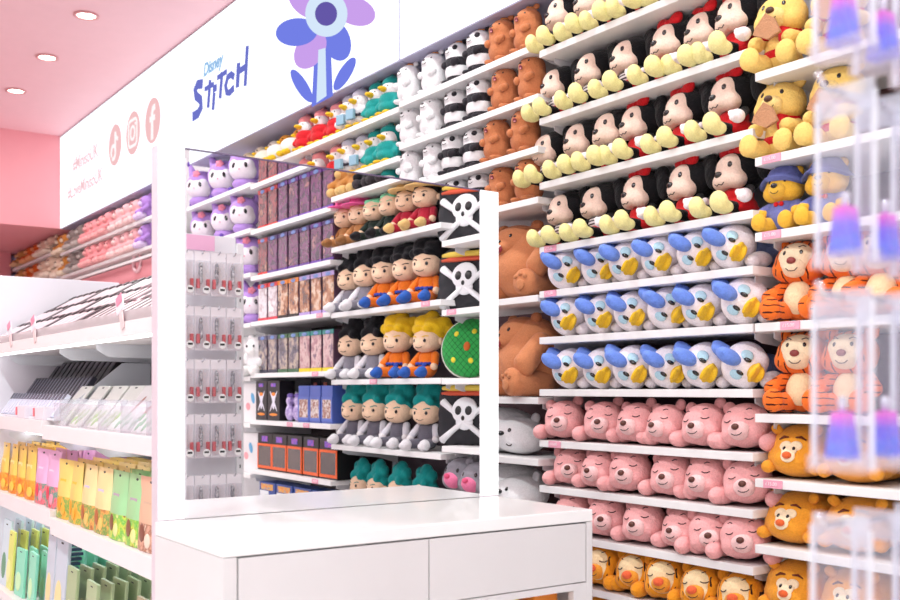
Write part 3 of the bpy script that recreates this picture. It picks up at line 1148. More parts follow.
def lounger_bird(name, body, head):
    """reclining plush duckling seen end on: big soft tummy, head behind"""
    K = Kind(name, 'plush toy')
    K.add('body', fuse([((.0, 0, .055), (.075, .058, .054)), ((-.05, 0, .06), (.05, .05, .05))], zmin=.001), plush(body))
    K.add('head', fuse([((-.05, 0, .125), (.046, .050, .044)), ((-.04, 0, .10), (.044, .046, .034))]), plush(head))
    K.add('beak', fuse([((-.002, 0, .120), (.018, .016, .010)), ((-.012, 0, .120), (.014, .016, .012))], .004), plush('#f4c32c'))
    for s in (-1, 1):
        K.add('eye', ells([((-.009, s * .022, .138), (.004, .003, .004))], sub=2), EYEM)
        K.add('foot', fuse([((.07, s * .03, .016), (.02, .018, .016)), ((.055, s * .03, .02), (.018, .018, .018))], .004, zmin=.001), plush('#f4c32c'))
    return K


def big_bear():
    """half metre seated brown bear with stitched paws"""
    K = Kind('plush_bear', 'plush toy')
    f = plush('#cf8459')
    bd = fuse([((0, 0, .15), (.15, .19, .15)), ((0, 0, .235), (.12, .155, .12))], .012, zmin=.001)
    K.add('body', bd, f)
    hd = fuse([((.03, .04, .27), (.10, .13, .09)), ((.09, .05, .25), (.06, .07, .05))], .01)
    K.add('head', hd, f)
    t0 = bvh_of(hd)
    for s in (-1, 1):
        K.add('arm', fuse(limb((.06, s * .165, .235), (.135, s * .175, .145), .045, .05) + [((.14, s * .175, .13), (.04, .045, .05))], .01), f)
        K.add('leg', fuse(limb((.04, s * .13, .06), (.16, s * .15, .06), .06, .058) + [((.185, s * .15, .066), (.03, .062, .064))], .01, zmin=.001), f)
        so = K.add('paw_pad', ells([((.213, s * .15, .052), (.006, .026, .026))], sub=2), plush('#c98258'))
        for k in (-1, 0, 1):
            K.add('toe_pad', ells([((.213, s * .15 + k * .026, .098 - abs(k) * .010), (.005, .010, .010))], sub=2), plush('#c98258'))
        K.add('ear', fuse([((.02, .04 + s * .10, .345), (.022, .034, .03)), ((.02, .04 + s * .085, .325), (.022, .03, .025))], .008), f)
        K.add('eye', disc(t0, .045 + s * .045, .298, .008, .010, .004), EYEM)
    K.add('nose', disc(t0, .05, .272, .016, .011, .008), EYEM)
    K.add('mouth', disc(t0, .05, .238, .030, .022, .006), paint('#93303c', .5))
    K.add('teeth', disc(t0, .05, .249, .024, .009, .009), paint('#fbf6f4', .4))
    return K


def big_white():
    """large white bear lying with its head to the shelf edge"""
    K = Kind('plush_bear', 'plush toy')
    f = plush('#eeeaec')
    bd = fuse([((-.02, .10, .105), (.15, .19, .104)), ((.03, -.06, .085), (.12, .13, .082)), ((.05, -.10, .066), (.10, .11, .062))], .01, zmin=.001)
    K.add('body', bd, f)
    t0 = bvh_of(bd)
    for s, z in ((.0, .118), (-.10, .112)):
        K.add('eye', disc(t0, s, z, .009, .010, .004), EYEM)
    K.add('nose', disc(t0, -.055, .098, .024, .011, .008), EYEM)
    K.add('mouth', arc(t0, [(-.09, .052), (-.10, .045), (-.115, .045), (-.122, .052)], .0025), LINE)
    K.add('ear', fuse([((.0, -.13, .165), (.016, .026, .022)), ((.0, -.125, .15), (.016, .026, .02))], .006), f)
    K.add('paw', fuse([((.10, .14, .03), (.05, .045, .03)), ((.05, .13, .035), (.05, .045, .034))], .008, zmin=.001), f)
    return K


def far_plush(name, fur, belly, ears=.018):
    """small seated plush for the distant rows"""
    K = Kind(name, 'plush toy')
    bd = fuse([((0, 0, .055), (.05, .056, .054)), ((0, 0, .135), (.058, .064, .055)), ((-.002, .046, .185), (.014, ears, ears)), ((-.002, -.046, .185), (.014, ears, ears))] + limb((.02, .05, .09), (.055, .06, .065), .02, .02, 3) + limb((.02, -.05, .09), (.055, -.06, .065), .02, .02, 3), .007, zmin=.001)
    K.add('body', bd, plush(fur))
    for s in (-1, 1):
        K.add('foot', fuse([((.07, s * .036, .026), (.026, .026, .026)), ((.045, s * .034, .028), (.026, .026, .026))], .006, zmin=.001), plush(belly))
        K.add('eye', ells([((.056, s * .022, .143), (.004, .005, .007))], sub=2), EYEM)
    K.add('muzzle', fuse([((.05, 0, .122), (.02, .026, .02)), ((.045, 0, .118), (.02, .024, .02))], .005), plush(belly))
    return K


SKIN = plush('#f5cfb0')


def doll(hair, suit, boots, style, sleeve=None, hat=None, sash=None):
    """seated cloth doll with a big head and felt hair"""
    K = Kind('cloth_doll', 'doll')
    K.add('body', fuse([((0, 0, .055), (.036, .042, .055)), ((0, 0, .09), (.032, .038, .03))], zmin=.001), plush(suit))
    for s in (-1, 1):
        K.add('leg', fuse(limb((.02, s * .026, .03), (.065, s * .04, .028), .024, .02), zmin=.001), plush(suit))
        K.add('boot', fuse([((.085, s * .042, .026), (.022, .022, .026)), ((.10, s * .043, .022), (.022, .02, .018))], .005, zmin=.001), plush(boots))
        K.add('arm', fuse(limb((0, s * .038, .10), (.025, s * .056, .062), .017, .016)), plush(sleeve or suit))
        K.add('hand', ells([((.032, s * .058, .05), (.016, .014, .016))]), SKIN if not sleeve else plush('#efe8ea'))
    if sash:
        K.add('sash', fuse([((.038 * math.cos(a), .045 * math.sin(a), .062), (.009, .009, .009)) for a in [q * math.pi / 8 for q in range(16)]] + [((.045, .02, .045), (.008, .012, .02))], .004), plush(sash))
    hd = fuse([((0, 0, .165), (.056, .062, .056)), ((.014, 0, .145), (.046, .052, .036))])
    K.add('head', hd, SKIN)
    t0 = bvh_of(hd)
    for s in (-1, 1):
        K.add('ear', ells([((-.004, s * .062, .158), (.012, .010, .016))], sub=2), SKIN)
        K.add('eye', disc(t0, s * .026, .160, .006, .0085, .003), EYEM)
        K.add('eyebrow', arc(t0, [(s * .014, .175), (s * .028, .180), (s * .038, .178)], .0022), plush(hair) if style != 'hat' else LINE)
    K.add('mouth', arc(t0, [(.016, .134), (.006, .130), (-.006, .130), (-.016, .134)], .0014), LINE)
    cap = [((-.016, 0, .182), (.056, .066, .052))]
    if style == 'tall':
        cap += [((-.012, 0, .225), (.046, .054, .045)), ((-.008, .012, .270), (.03, .034, .035)), ((-.01, -.03, .255), (.026, .026, .034), (R(18), 0, 0)), ((-.01, .045, .245), (.026, .026, .034), (R(-22), 0, 0)), ((.024, .03, .208), (.02, .02, .026)), ((.024, -.028, .210), (.02, .022, .028))]
    elif style == 'swept':
        cap += [((-.01, .03, .225), (.04, .05, .036), (R(-25), 0, 0)), ((-.02, .062, .235), (.03, .035, .03)), ((-.01, -.03, .24), (.034, .04, .036)), ((-.03, -.07, .215), (.028, .032, .028)), ((-.04, .088, .205), (.024, .03, .024)), ((.028, .024, .212), (.022, .024, .018)), ((.03, -.022, .210), (.022, .024, .018)), ((-.03, 0, .265), (.03, .03, .03))]
    else:
        cap += [((.014, .02, .206), (.026, .03, .018)), ((.014, -.02, .206), (.026, .03, .018)), ((-.03, .05, .155), (.03, .02, .04)), ((-.03, -.05, .155), (.03, .02, .04))]
    K.add('hair', fuse(cap), plush(hair))
    if hat:
        bm = bmesh.new()
        prof = [(.094, .206), (.096, .212), (.062, .217), (.060, .222), (.055, .244), (.036, .258), (.004, .262)]
        rings = [[bm.verts.new((r_ * math.cos(k * math.pi / 12) + .006, r_ * math.sin(k * math.pi / 12), z_)) for k in range(24)] for r_, z_ in prof]
        for a, c in zip(rings, rings[1:]):
            for k in range(24):
                bm.faces.new((a[k], a[(k + 1) % 24], c[(k + 1) % 24], c[k]))
        bm.faces.new(rings[-1])
        bm.faces.new(rings[0][::-1])
        bmesh.ops.recalc_face_normals(bm, faces=bm.faces)
        K.add('hat', from_bm(bm), plush(hat))
    return K


def emblem_cushion():
    """square black cushion with a plain white skull and crossed bones, yellow and red bands on top"""
    K = Kind('square_cushion', 'cushion')
    me = fuse([((-.02 + .0, y, z), (.036, .075, .075)) for y in (-.075, 0, .075) for z in (.068, .135, .205)] + [((-.02, 0, .136), (.045, .10, .10))], .01, it=6, zmin=.001)
    me2 = me
    K.add('cover', me2, paint('#232228', .8, bump=.4))
    t0 = bvh_of(me2)
    wm = paint('#efeef2', .7)
    for a in (1, -1):
        pts = [front(t0, a * q * .112, .100 + q * .082)[0] + Vector((-.002, 0, 0)) for q in (-1, -.5, 0, .5, 1)]
        K.add('bone', tube(pts, [.017, .012, .012, .012, .017]), wm)
    bm = bmesh.new()
    for s, z, rx, rz in ((0, .146, .060, .056), (0, .098, .040, .036)):
        c, n_ = front(t0, s, z)
        bmesh.ops.create_icosphere(bm, subdivisions=3, radius=1, matrix=Matrix.Translation(c) @ frame(n_) @ Matrix.Diagonal((rx, rz, .012, 1)))
    sk = K.add('skull', from_bm(bm), wm)
    t1 = bvh_of(sk.data)
    for s in (-1, 1):
        K.add('eye_hole', disc(t1, s * .024, .144, .016, .020, .005), BLACK)
    K.add('nose_hole', disc(t1, 0, .112, .008, .011, .005), BLACK)
    for z, col, w in ((.240, '#f2d35a', .014), (.218, '#df5a3c', .010)):
        pts = [front(t0, y, z)[0] + Vector((-.001, 0, 0)) for y in (-.12, -.08, -.04, 0, .04, .08, .12)]
        K.add('band', tube(pts, [w * .6] + [w] * 5 + [w * .6]), paint(col, .7))
    return K


def round_cushion():
    K = Kind('round_cushion', 'cushion')
    me = fuse([((0, 0, .14), (.05, .15, .14)), ((-.01, 0, .14), (.045, .14, .13))], .01, zmin=.001)
    K.add('cover', me, plush('#2f9a48', '#1c4a2a', 'net', scale=32.))
    K.add('piping', tube([Vector((.012, .152 * math.cos(a), .14 + .139 * math.sin(a))) for a in [q * math.pi / 16 for q in range(33)]], .006, caps=False), plush('#e9e4da'))
    t0 = bvh_of(me)
    for s, z in ((.03, .21), (-.06, .20), (.02, .075), (-.07, .08)):
        K.add('spot', disc(t0, s, z, .013, .013, .004), plush('#e6d23c'))
    K.add('spot', disc(t0, .0, .14, .017, .022, .006), plush('#c9662e'))
    return K


def lilac_cat():
    K = Kind('plush_cat', 'plush toy')
    f = plush('#b68fd8')
    K.add('body', fuse([((0, 0, .04), (.06, .065, .04)), ((.03, 0, .03), (.05, .06, .03))], zmin=.001), f)
    hd = fuse([((0, 0, .125), (.078, .092, .085))], .008)
    K.add('head', hd, f)
    fc = K.add('face', fuse([((.026, 0, .104), (.066, .076, .060)), ((.03, .032, .12), (.054, .040, .044)), ((.03, -.032, .12), (.054, .040, .044))], .006), plush('#f3e6ee'))
    t0 = bvh_of(fc.data)
    for s in (-1, 1):
        K.add('eye', disc(t0, s * .033, .118, .009, .016, .004, s * -.25), EYEM)
        e = K.add('ear', fuse(limb((-.01, s * .06, .185), (-.012, s * .085, .245), .028, .012), .006), f)
        K.add('ear_tip', ells([((-.012, s * .09, .255), (.014, .015, .016))]), plush('#6a4aa6'), e)
    K.add('nose', disc(t0, 0, .096, .005, .004, .003), plush('#e88fa8'))
    K.add('flower', fuse([((.064, .0 + .016 * math.cos(a), .180 + .014 * math.sin(a)), (.008, .010, .009)) for a in [q * 2 * math.pi / 5 for q in range(5)]] + [((.07, 0, .18), (.008, .008, .008))], .004), plush('#f08fa6'))
    return K


def pig():
    return seated('plush_pig', plush('#8f8b94'), plush('#e9b08e'), plush('#f07ea6'), plush('#e4577f'), mouth=False)
# ================================================ plush on the directly seen wall
def row(K, pxs, X, z, desc, where, group, rz=0., s=1., Xp=None, jr=.08, js=.03, scale_f=None):
    """K may be a list (one design per spot); pxs are measured picture columns, far end first"""
    out = []
    for i, px in enumerate(pxs):
        k = K[i] if isinstance(K, list) else K
        Y = wy(px, Xp or X)
        d = desc[i] if isinstance(desc, list) else desc
        n_ = nth(i, len(pxs))
        out.append(k.place((X + jit(.008), Y, z + .0005), f'{d}, {n_} {where}', group, rz + jit(jr), tuple(q * (1 + jit(js)) for q in s) if isinstance(s, tuple) else s * (1 + jit(js))))
    return out


PB, PG = puppy(False), puppy(True)
b_ = 'black plush puppy in striped shirt'
g_ = 'black plush puppy with red bow'
PW = {}
for z, pxs, kinds, nm in (
        (2.590, [567, 596, 624, 652, 683, 716], 'bbbbgg', 'on the top puppy shelf'),
        (2.333, [561, 597, 633, 674, 707, 741], 'bbbggg', 'on the second puppy shelf'),
        (2.088, [552, 585, 616, 643, 688, 735], 'bbbggg', 'on the third puppy shelf'),
        (1.843, [568, 603, 645, 692, 737], 'bbggg', 'on the lowest puppy shelf')):
    nb = sum(c == 'b' for c in kinds)
    row([PB if c == 'b' else PG for c in kinds], pxs, 2.60, z, [b_ if c == 'b' else g_ for c in kinds], nm, 'black puppies ' + nm, s=(1.0, 1.06, 1.02), rz=R(-12))

D_ = duck()
for z, pxs, nm in ((1.675, [569, 600, 630, 664, 700, 736], 'on the top duck shelf'), (1.500, [571, 604, 635, 668, 704, 746], 'on the middle duck shelf'), (1.303, [573, 603, 636, 669, 706, 745], 'on the lowest duck shelf')):
    row(D_, pxs, 2.575, z, 'white plush duck with blue bow', nm, 'white ducks ' + nm, s=1.02, jr=.16)

PK_ = sleeper('plush_bear', plush('#f3aeae'), plush('#de7a86'), plush('#f8cccb'), paint('#5a2d22', .4))
for z, pxs, nm in ((1.110, [566, 604, 637, 668, 706, 745], 'on the top pink shelf'), (.938, [572, 602, 632, 672, 707, 747], 'on the middle pink shelf'), (.767, [574, 609, 645, 683, 714, 747], 'on the lowest pink shelf')):
    row(PK_, pxs, 2.565, z, 'pink sleeping plush bear', nm, 'pink bears ' + nm, s=1.02, rz=R(8), jr=.28)
TS = sleeper('plush_tiger', plush('#f09a24'), plush('#e8891c', '#2f170f', 'zebra', axis='X', scale=14.), plush('#f3a23a'), plush('#ef6a40'), face=plush('#f8dcae'), tiger=True)
row(TS, [578, 606, 637, 667, 704, 742], 2.565, .590, 'small orange sleeping plush tiger', 'on the shelf below the pink bears', 'small sleeping tigers', s=1.02, rz=R(10), jr=.12)
row(TS, [600, 636, 672, 710, 748], 2.565, .40, 'small orange sleeping plush tiger', 'on the lowest tiger shelf', 'lowest sleeping tigers', s=1.02, rz=R(10), jr=.12)

# bay nearest the camera
YB = seated('plush_bear', plush('#f6cf76'), None, plush('#f8d98e'), paint('#4a2a1c', .4), .252, biscuit_scarf, arm_pose=1)
row(YB, [784, 842], 2.60, 2.251, 'yellow plush bear with red scarf and biscuit', 'on the upper biscuit bear shelf', 'upper yellow bears', s=YB.h * 1.05, rz=R(8))
row(YB, [782, 838], 2.60, 1.996, 'yellow plush bear with red scarf and biscuit', 'on the lower biscuit bear shelf', 'lower yellow bears', s=YB.h * 1.0, rz=R(8))
YB.place((2.78, wy(812, 2.78), 1.9965), 'yellow plush bear peeping out from behind two biscuit bears', None, R(4), YB.h * .95)
RB = seated('plush_bear', plush('#f0b93e'), None, plush('#f3c04a'), EYEM, .20, raincoat)
row(RB, [786, 828], 2.59, 1.771, 'yellow plush bear in blue rain hat and coat', 'on the raincoat shelf', 'raincoat bears', s=.72, rz=R(8))
tz = plush('#f2762a', '#4a1710', 'zebra', axis='Z', scale=16.)
TG = seated('plush_tiger', plush('#f2762a', '#4a1710', 'zebra', axis='Y', scale=13.), plush('#fbe0b4'), plush('#fbe3c0'), paint('#8c3a36', .5), .25, tiger_face, limbs=tz)
row(TG, [800, 850, 884], 2.60, 1.500, 'orange striped seated plush tiger with cream belly', 'on the upper tiger shelf', 'upper seated tigers', s=TG.h * 1.04, rz=R(16))
row(TG, [802, 850], 2.60, 1.229, 'orange striped seated plush tiger with cream belly', 'on the lower tiger shelf', 'lower seated tigers', s=TG.h * 1.02, rz=R(16))
RT = round_tiger()
for z, pxs, nm in ((1.035, [801, 864], 'on the upper bolster shelf'), (.837, [799, 861], 'on the middle bolster shelf'), (.630, [799, 858], 'on the lowest bolster shelf')):
    row(RT, pxs, 2.61, z, 'round orange plush tiger with cream face', nm, 'round tigers ' + nm, s=(1.05, 1.08, 1.02), rz=R(8))

# standing bears
BR, WB, PD = standing('plush_bear', plush('#c67a50'), 'brown'), standing('plush_bear', plush('#f2eef0'), 'white'), standing('plush_panda', plush('#f2eef0', '#2f2b31', 'bands', top=.2, on=((0, .16), (.37, .55))), 'panda')
DS = {'w': (WB, 'white standing plush bear'), 'p': (PD, 'black and white standing plush panda'), 'b': (BR, 'brown standing plush bear with open mouth')}
for z, pxs, kk, nm in ((2.628, [411, 434, 457, 481, 504, 530], 'wwppbb', 'on the top bear shelf'), (2.432, [411, 434, 456, 481, 506, 533], 'wwppbb', 'on the second bear shelf'),
                       (2.233, [412, 435, 455, 476, 499, 527], 'wwppbb', 'on the third bear shelf'), (2.039, [434, 459, 480, 503, 530], 'wppbb', 'on the lowest standing bear shelf')):
    row([DS[c][0] for c in kk], pxs, 2.575, z, [DS[c][1] for c in kk], nm, 'standing bears ' + nm, s=(1.15, 1.19, 1.0), rz=R(4))
BB = big_bear()
BB.place((2.68, wy(519, 2.62), 1.6645), 'big brown seated plush bear on the higher of two shelves', 'big brown bears', R(6), (.97, .97, .88))
BB.place((2.68, wy(522, 2.62), 1.2725), 'big brown laughing plush bear on the shelf above the white bear', 'big brown bears', R(-10), (.98, .98, .92))
BW = big_white()
BW.place((2.66, wy(500, 2.58), 1.0355), 'big white lying plush bear with black nose beside pink bears', 'big white bears', R(6), .92)
BW.place((2.66, wy(506, 2.58), .8005), 'big white plush bear half hidden behind the display table edge', 'big white bears', R(-8), .92)

# hooded birds
BT, BR2, BG = bird('plush_bird', '#1f9a96', '#168a86'), bird('plush_bird', '#d2202a', '#e88e92'), bird('plush_bird', '#e6e0e4', '#b9b6c6', bag='#8fb2c6', belt='#3a3340')
BD = {'t': (BT, 'plush bird in teal hooded coat'), 'r': (BR2, 'plush bird in red coat with pink hood'), 'g': (BG, 'plush bird in grey hood with blue bag')}
for z, pxs, kk, nm in ((2.610, [307, 322, 337, 350, 362, 377, 392], 'rrrggtt', 'on the top bird shelf'), (2.383, [306, 320, 338, 351, 363, 376, 390], 'rrrggtt', 'on the second bird shelf'), (2.170, [352, 364, 376, 390], 'ggtt', 'on the third bird shelf')):
    row([BD[c][0] for c in kk], pxs, 2.575, z, [BD[c][1] for c in kk], nm, 'hooded birds ' + nm, s=(1.15, 1.22, 1.10), rz=R(10))
LY, LO, LW = lounger_bird('plush_duckling', '#f6dc86', '#f3e3c8'), lounger_bird('plush_duckling', '#f6efe8', '#f0a23a'), lounger_bird('plush_duckling', '#f4e9d8', '#f2e6dc')
row([LY, LY, LW, LO, LO], [243, 254, 266, 279, 294], 2.57, 2.610, ['yellow reclining plush duckling', 'yellow reclining plush duckling', 'cream reclining plush duckling', 'white reclining plush duckling with orange head', 'white reclining plush duckling with orange head'],
    'on the duckling shelf', 'reclining ducklings', s=1.02)
SM = far_plush('plush_penguin', '#26242a', '#f2e9ea', .006)
SP = far_plush('plush_bear', '#eeb4b8', '#f8dede')
row([SP, SM, SM, SM, SP], [268.5, 276, 283, 290, 298], 2.76, 2.610, ['small pink plush bear', 'small black and white plush penguin', 'small black and white plush penguin', 'small black and white plush penguin', 'small pink plush bear'], 'behind the ducklings', 'small plush behind the ducklings', s=1.0)

# distant rows (picture columns 60-152)
FP, FL, FV, FG, FO, FC = far_plush('plush_bear', '#f0989c', '#f0a8a8'), far_plush('plush_bear', '#f4b4b8', '#f6ccca'), far_plush('plush_bear', '#b98ad8', '#e6cdf0'), far_plush('plush_rabbit', '#8d7a76', '#b8a8a2', .02), far_plush('plush_fox', '#c9803a', '#ecd4bc'), far_plush('plush_bear', '#ebc9b2', '#f0d8c6')
FB, FT = far_plush('plush_bear', '#9fb0da', '#d8c8c8'), far_plush('plush_bear', '#c98a50', '#dcb088')
FX = far_plush('plush_fox', '#dc6424', '#e8a070')
FD = {'p': (FP, 'pink plush bear'), 'l': (FL, 'pale pink plush bear'), 'v': (FV, 'lilac plush bear'), 'g': (FG, 'grey brown plush rabbit'), 'o': (FO, 'orange and white plush fox'), 'c': (FC, 'cream plush bear'),
      'b': (FB, 'blue plush bear'), 't': (FT, 'tan plush bear'), 'x': (FX, 'deep orange plush fox')}
row([FD[c][0] for c in 'ooggpppplllv'], [62.5, 68, 76, 84, 91, 97.5, 104.5, 112, 121, 130, 139.5, 149], 2.57, 2.590, ['blurred ' + FD[c][1] for c in 'ooggpppplllv'], 'in the upper distant row', 'upper distant plush', s=(1.15, 1.2, 1.04))
row([FD[c][0] for c in 'coggpppplllv'], [62.5, 69, 77, 85, 92, 98.5, 105.5, 112.5, 121, 130, 139.5, 149], 2.57, 2.372, ['blurred ' + FD[c][1] for c in 'coggpppplllv'], 'in the lower distant row', 'lower distant plush', s=(1.15, 1.2, 1.04))
row([FD[c][0] for c in 'btxxcc'], [16, 25, 33, 40, 48, 55.5], 2.58, 2.640, ['blurred ' + FD[c][1] for c in 'btxxcc'], 'in the upper alcove row', 'upper alcove plush', s=(1.5, 1.7, .95))
row([FD[c][0] for c in 'btxxcc'], [16, 25, 33, 40, 48, 56], 2.58, 2.40, ['blurred ' + FD[c][1] for c in 'btxxcc'], 'in the lower alcove row', 'lower alcove plush', s=(1.5, 1.7, 1.15))
# pale loop motif on the rose panel under the ledge
o = link('wall_motif', None or tube([Vector((0, .09 * math.cos(a), .075 * math.sin(a))) for a in [q * math.pi / 12 for q in range(25)]], .014, caps=False), paint('#f6ccd2', .6))
Ym, Zm = wp(138, 262, 2.555)
o.location = (2.548, Ym, Zm)
tag(o, 'pale pink loop motif on the rose panel below the distant plush', 'wall decoration')
# ====================== goods on the wall beside the camera, seen through the mirror
MY = 2 * 2.297
def my(px, X):
    return MY - wy(px, X)


def mrow(K, pxs, X, z, desc, where, group, rz=0., s=1., jr=.08):
    for i, px in enumerate(pxs):
        k = K[i] if isinstance(K, list) else K
        d = desc[i] if isinstance(desc, list) else desc
        k.place((X + jit(.006), my(px, X), z + .0005), f'{d}, {nth(i, len(pxs))} {where}', group, rz + jit(jr), tuple(q * (1 + jit(.03)) for q in s) if isinstance(s, tuple) else s * (1 + jit(.03)))


D_PINK, D_GREEN, D_STRAW = doll('#c98a4a', '#b98050', '#9a6a40', 'short', hat='#ef5f9f'), doll('#7fd0a4', '#23302a', '#1c1a1e', 'short'), doll('#1c1618', '#b3263c', '#e6c07e', 'short', hat='#e2b878')
D_BLK, D_YEL = doll('#17151a', '#ee7a24', '#2f5fb6', 'swept', sash='#2b3f9c'), doll('#f0c11e', '#ee7a24', '#2f5fb6', 'swept', sash='#2b3f9c')
D_GRY, D_TEAL = doll('#17151a', '#8e8a96', '#e9e6ea', 'tall', sleeve='#e9e6ee'), doll('#118a88', '#6a6672', '#e6e2e6', 'tall', sleeve='#d9d6de')
D_TAN = far_plush('plush_bear', '#c98a4a', '#e0b878')
D_DRK = far_plush('plush_bear', '#1c1a1e', '#3a3438', .006)
mrow([D_TAN, D_TAN, D_DRK, D_DRK], [345, 357, 372, 386], 2.58, 2.29, ['tan plush bear', 'tan plush bear', 'black plush bear', 'black plush bear'], 'on the highest plush shelf in the mirror', 'plush at the mirror top', rz=R(-6))
mrow([D_PINK, D_PINK, D_GREEN, D_GREEN, D_STRAW, D_STRAW], [347, 362, 377, 392, 408, 427], 2.60, 2.03,
     ['cloth doll in pink hat', 'cloth doll in pink hat', 'cloth doll with green hair', 'cloth doll with green hair', 'cloth doll in straw hat', 'cloth doll in straw hat'], 'on the hatted doll shelf', 'dolls on the hatted doll shelf', rz=R(-20), s=(1.12, 1.12, .98))
mrow([D_GRY, D_GRY, D_BLK, D_BLK, D_BLK], [350, 368, 385, 406, 427], 2.60, 1.695, ['black haired cloth doll in grey suit', 'black haired cloth doll in grey suit'] + ['black haired cloth doll in orange suit'] * 3, 'on the upper dark haired shelf', 'dolls on the upper black haired shelf', rz=R(-20), s=(1.2, 1.22, 1.1))
mrow([D_GRY, D_GRY, D_YEL, D_YEL], [351, 374, 399, 427], 2.60, 1.353, ['black haired cloth doll in grey suit'] * 2 + ['yellow haired cloth doll in orange suit'] * 2, 'on the yellow haired shelf', 'dolls on the yellow haired shelf', rz=R(-20), s=(1.2, 1.22, 1.1))
mrow(D_TEAL, [355, 376, 400, 427], 2.60, 1.022, 'teal haired cloth doll in grey suit', 'on the teal haired shelf', 'dolls on the teal haired shelf', rz=R(-20), s=(1.2, 1.22, 1.1))
mrow(D_TEAL, [360, 378, 400, 423], 2.60, .66, 'teal haired cloth doll', 'just above the table edge in the mirror', 'dolls just above the table edge', rz=R(-6), s=.98)
EC = emblem_cushion()
for z, nm in ((1.945, 'topmost'), (1.646, 'second'), (1.058, 'lowest')):
    EC.place((2.60, my(458, 2.56), z + .0005), f'black cushion with white skull and bones, {nm} one in the mirror', 'black skull cushions', R(-22), (1.0, 1.10, 1.04), tilt=(0, R(6)))
GC = round_cushion()
GC.place((2.60, my(462, 2.56), 1.3505), 'round green cushion with dark netting and yellow spots', None, R(-30), .95, tilt=(0, R(8)))
PG_ = pig()
mrow(PG_, [463, 481], 2.59, .72, 'grey plush pig with pink snout', 'beside the mirror post', 'grey plush pigs', rz=R(-8), s=1.1)

LC = lilac_cat()
mrow(LC, [203, 224, 246], 2.60, 2.538, 'lilac plush cat with white face', 'in the top lilac row', 'top lilac cats', rz=R(-42), s=1.2)
mrow(LC, [205, 226, 246], 2.60, 2.265, 'lilac plush cat with white face', 'in the second lilac row', 'second row of lilac cats', rz=R(-42), s=1.15)
mrow(LC, [235, 252], 2.60, 2.0, 'lilac plush cat with white face', 'in the third lilac row', 'third row of lilac cats', rz=R(-42), s=1.15)
mrow(LC, [243, 256], 2.60, 1.70, 'lilac plush cat mostly hidden by hanging packs', 'in the fourth lilac row', 'fourth row of lilac cats', rz=R(-42), s=1.15)
FWH = far_plush('plush_bear', '#f0ebec', '#faf6f4')
mrow(FWH, [246, 258], 2.57, 1.38, 'tall white plush', 'behind the clear hanging packs', 'white plush behind hanging packs', rz=R(-20), s=(1.3))
pb = Kind('paper_bag', 'bag')
pb.add('bag', box((-.05, -.09, 0), (.05, .09, .24), .006), paint('#f3eef0', .6))
pb.add('leaf_print', ells([((.051, .02, .15), (.002, .018, .034), (R(20), 0, 0))]), paint('#6fb2e0', .6))
pb.add('leaf_print', ells([((.051, -.03, .10), (.002, .024, .022), (R(-30), 0, 0))]), paint('#f3a9b0', .6))
pb.place((2.60, my(258, 2.60), 1.1005), 'white paper bag printed with blue and pink leaves, higher one', 'printed paper bags', R(-10))
pb.place((2.60, my(256, 2.60), .80), 'white paper bag printed with blue and pink leaves, lower one', 'printed paper bags', R(-10))
shelf(-2.03, -1.03, .7995, 'white wall shelf under the lower printed paper bag', 'white wall shelves')


# ------------------------------------------------------------- blister packs
def figure_pack(head, base, win, w=.125, h=.232, d=.075):
    K = Kind('blister_pack', 'boxed toy')
    K.add('carton', box((-d / 2 + .004, -w / 2, 0), (d / 2, w / 2, h), .002), paint('#4a2f46', .5))
    K.add('window', box((-d / 2, -w / 2 + .006, .022), (-d / 2 + .0035, w / 2 - .006, h - .022), .003), mottle(win, 13., .2, coat=.8))
    K.add('header', box((-d / 2 - .001, -w / 2, h - .0215), (-d / 2 + .0035, w / 2, h + .004), .001), paint(head, .4))
    K.add('base_strip', box((-d / 2 - .001, -w / 2, .001), (-d / 2 + .0035, w / 2, .0215), .001), paint(base, .4))
    K.add('header_badge', ells([((d / 2 + .001, .0, h - .010), (.002, .03, .012))], sub=2), paint('#7f9ad6', .4))
    return K


W1 = ['#240f16', '#6a2836', '#94484a', '#3a1a2c', '#b07a66']
W2 = ['#1e0e26', '#4a2252', '#743866', '#3a183e', '#a06a70']
W3 = ['#3a1e16', '#7a4226', '#b87a50', '#e0c0a6', '#54302a']
W4 = ['#26263a', '#4d485c', '#8a7a78', '#b9a694', '#3a3250']
W5 = ['#8a626e', '#b8868e', '#d8b4b0', '#7a5a70']
fp = {
    'r': figure_pack('#c03a3c', '#d8342e', W1), 'v': figure_pack('#6a3a8c', '#6b3aa6', W2), 'd': figure_pack('#4a2f6c', '#5a2f90', W2),
    'R': figure_pack('#d8343a', '#d63a4a', ['#cfc4cc', '#e6dfe4', '#b59aa0', '#f2eef0']), 'o': figure_pack('#f08a22', '#241a18', W3), 'l': figure_pack('#b9a2d6', '#b59ad6', W3),
    'b': figure_pack('#5a5a78', '#3a3a4c', W4), 'g': figure_pack('#3f6a46', '#3f6a46', W4), 't': figure_pack('#2f8a86', '#f0d020', W5)}
fdesc = {'r': 'clear fronted toy pack with red base', 'v': 'clear fronted toy pack with purple base', 'd': 'dark purple clear fronted toy pack', 'R': 'pale toy pack with red header', 'o': 'amber toy pack with orange header',
         'l': 'amber toy pack with lilac base', 'b': 'slate blue clear fronted toy pack', 'g': 'green topped clear fronted toy pack', 't': 'pink toy pack with yellow base'}
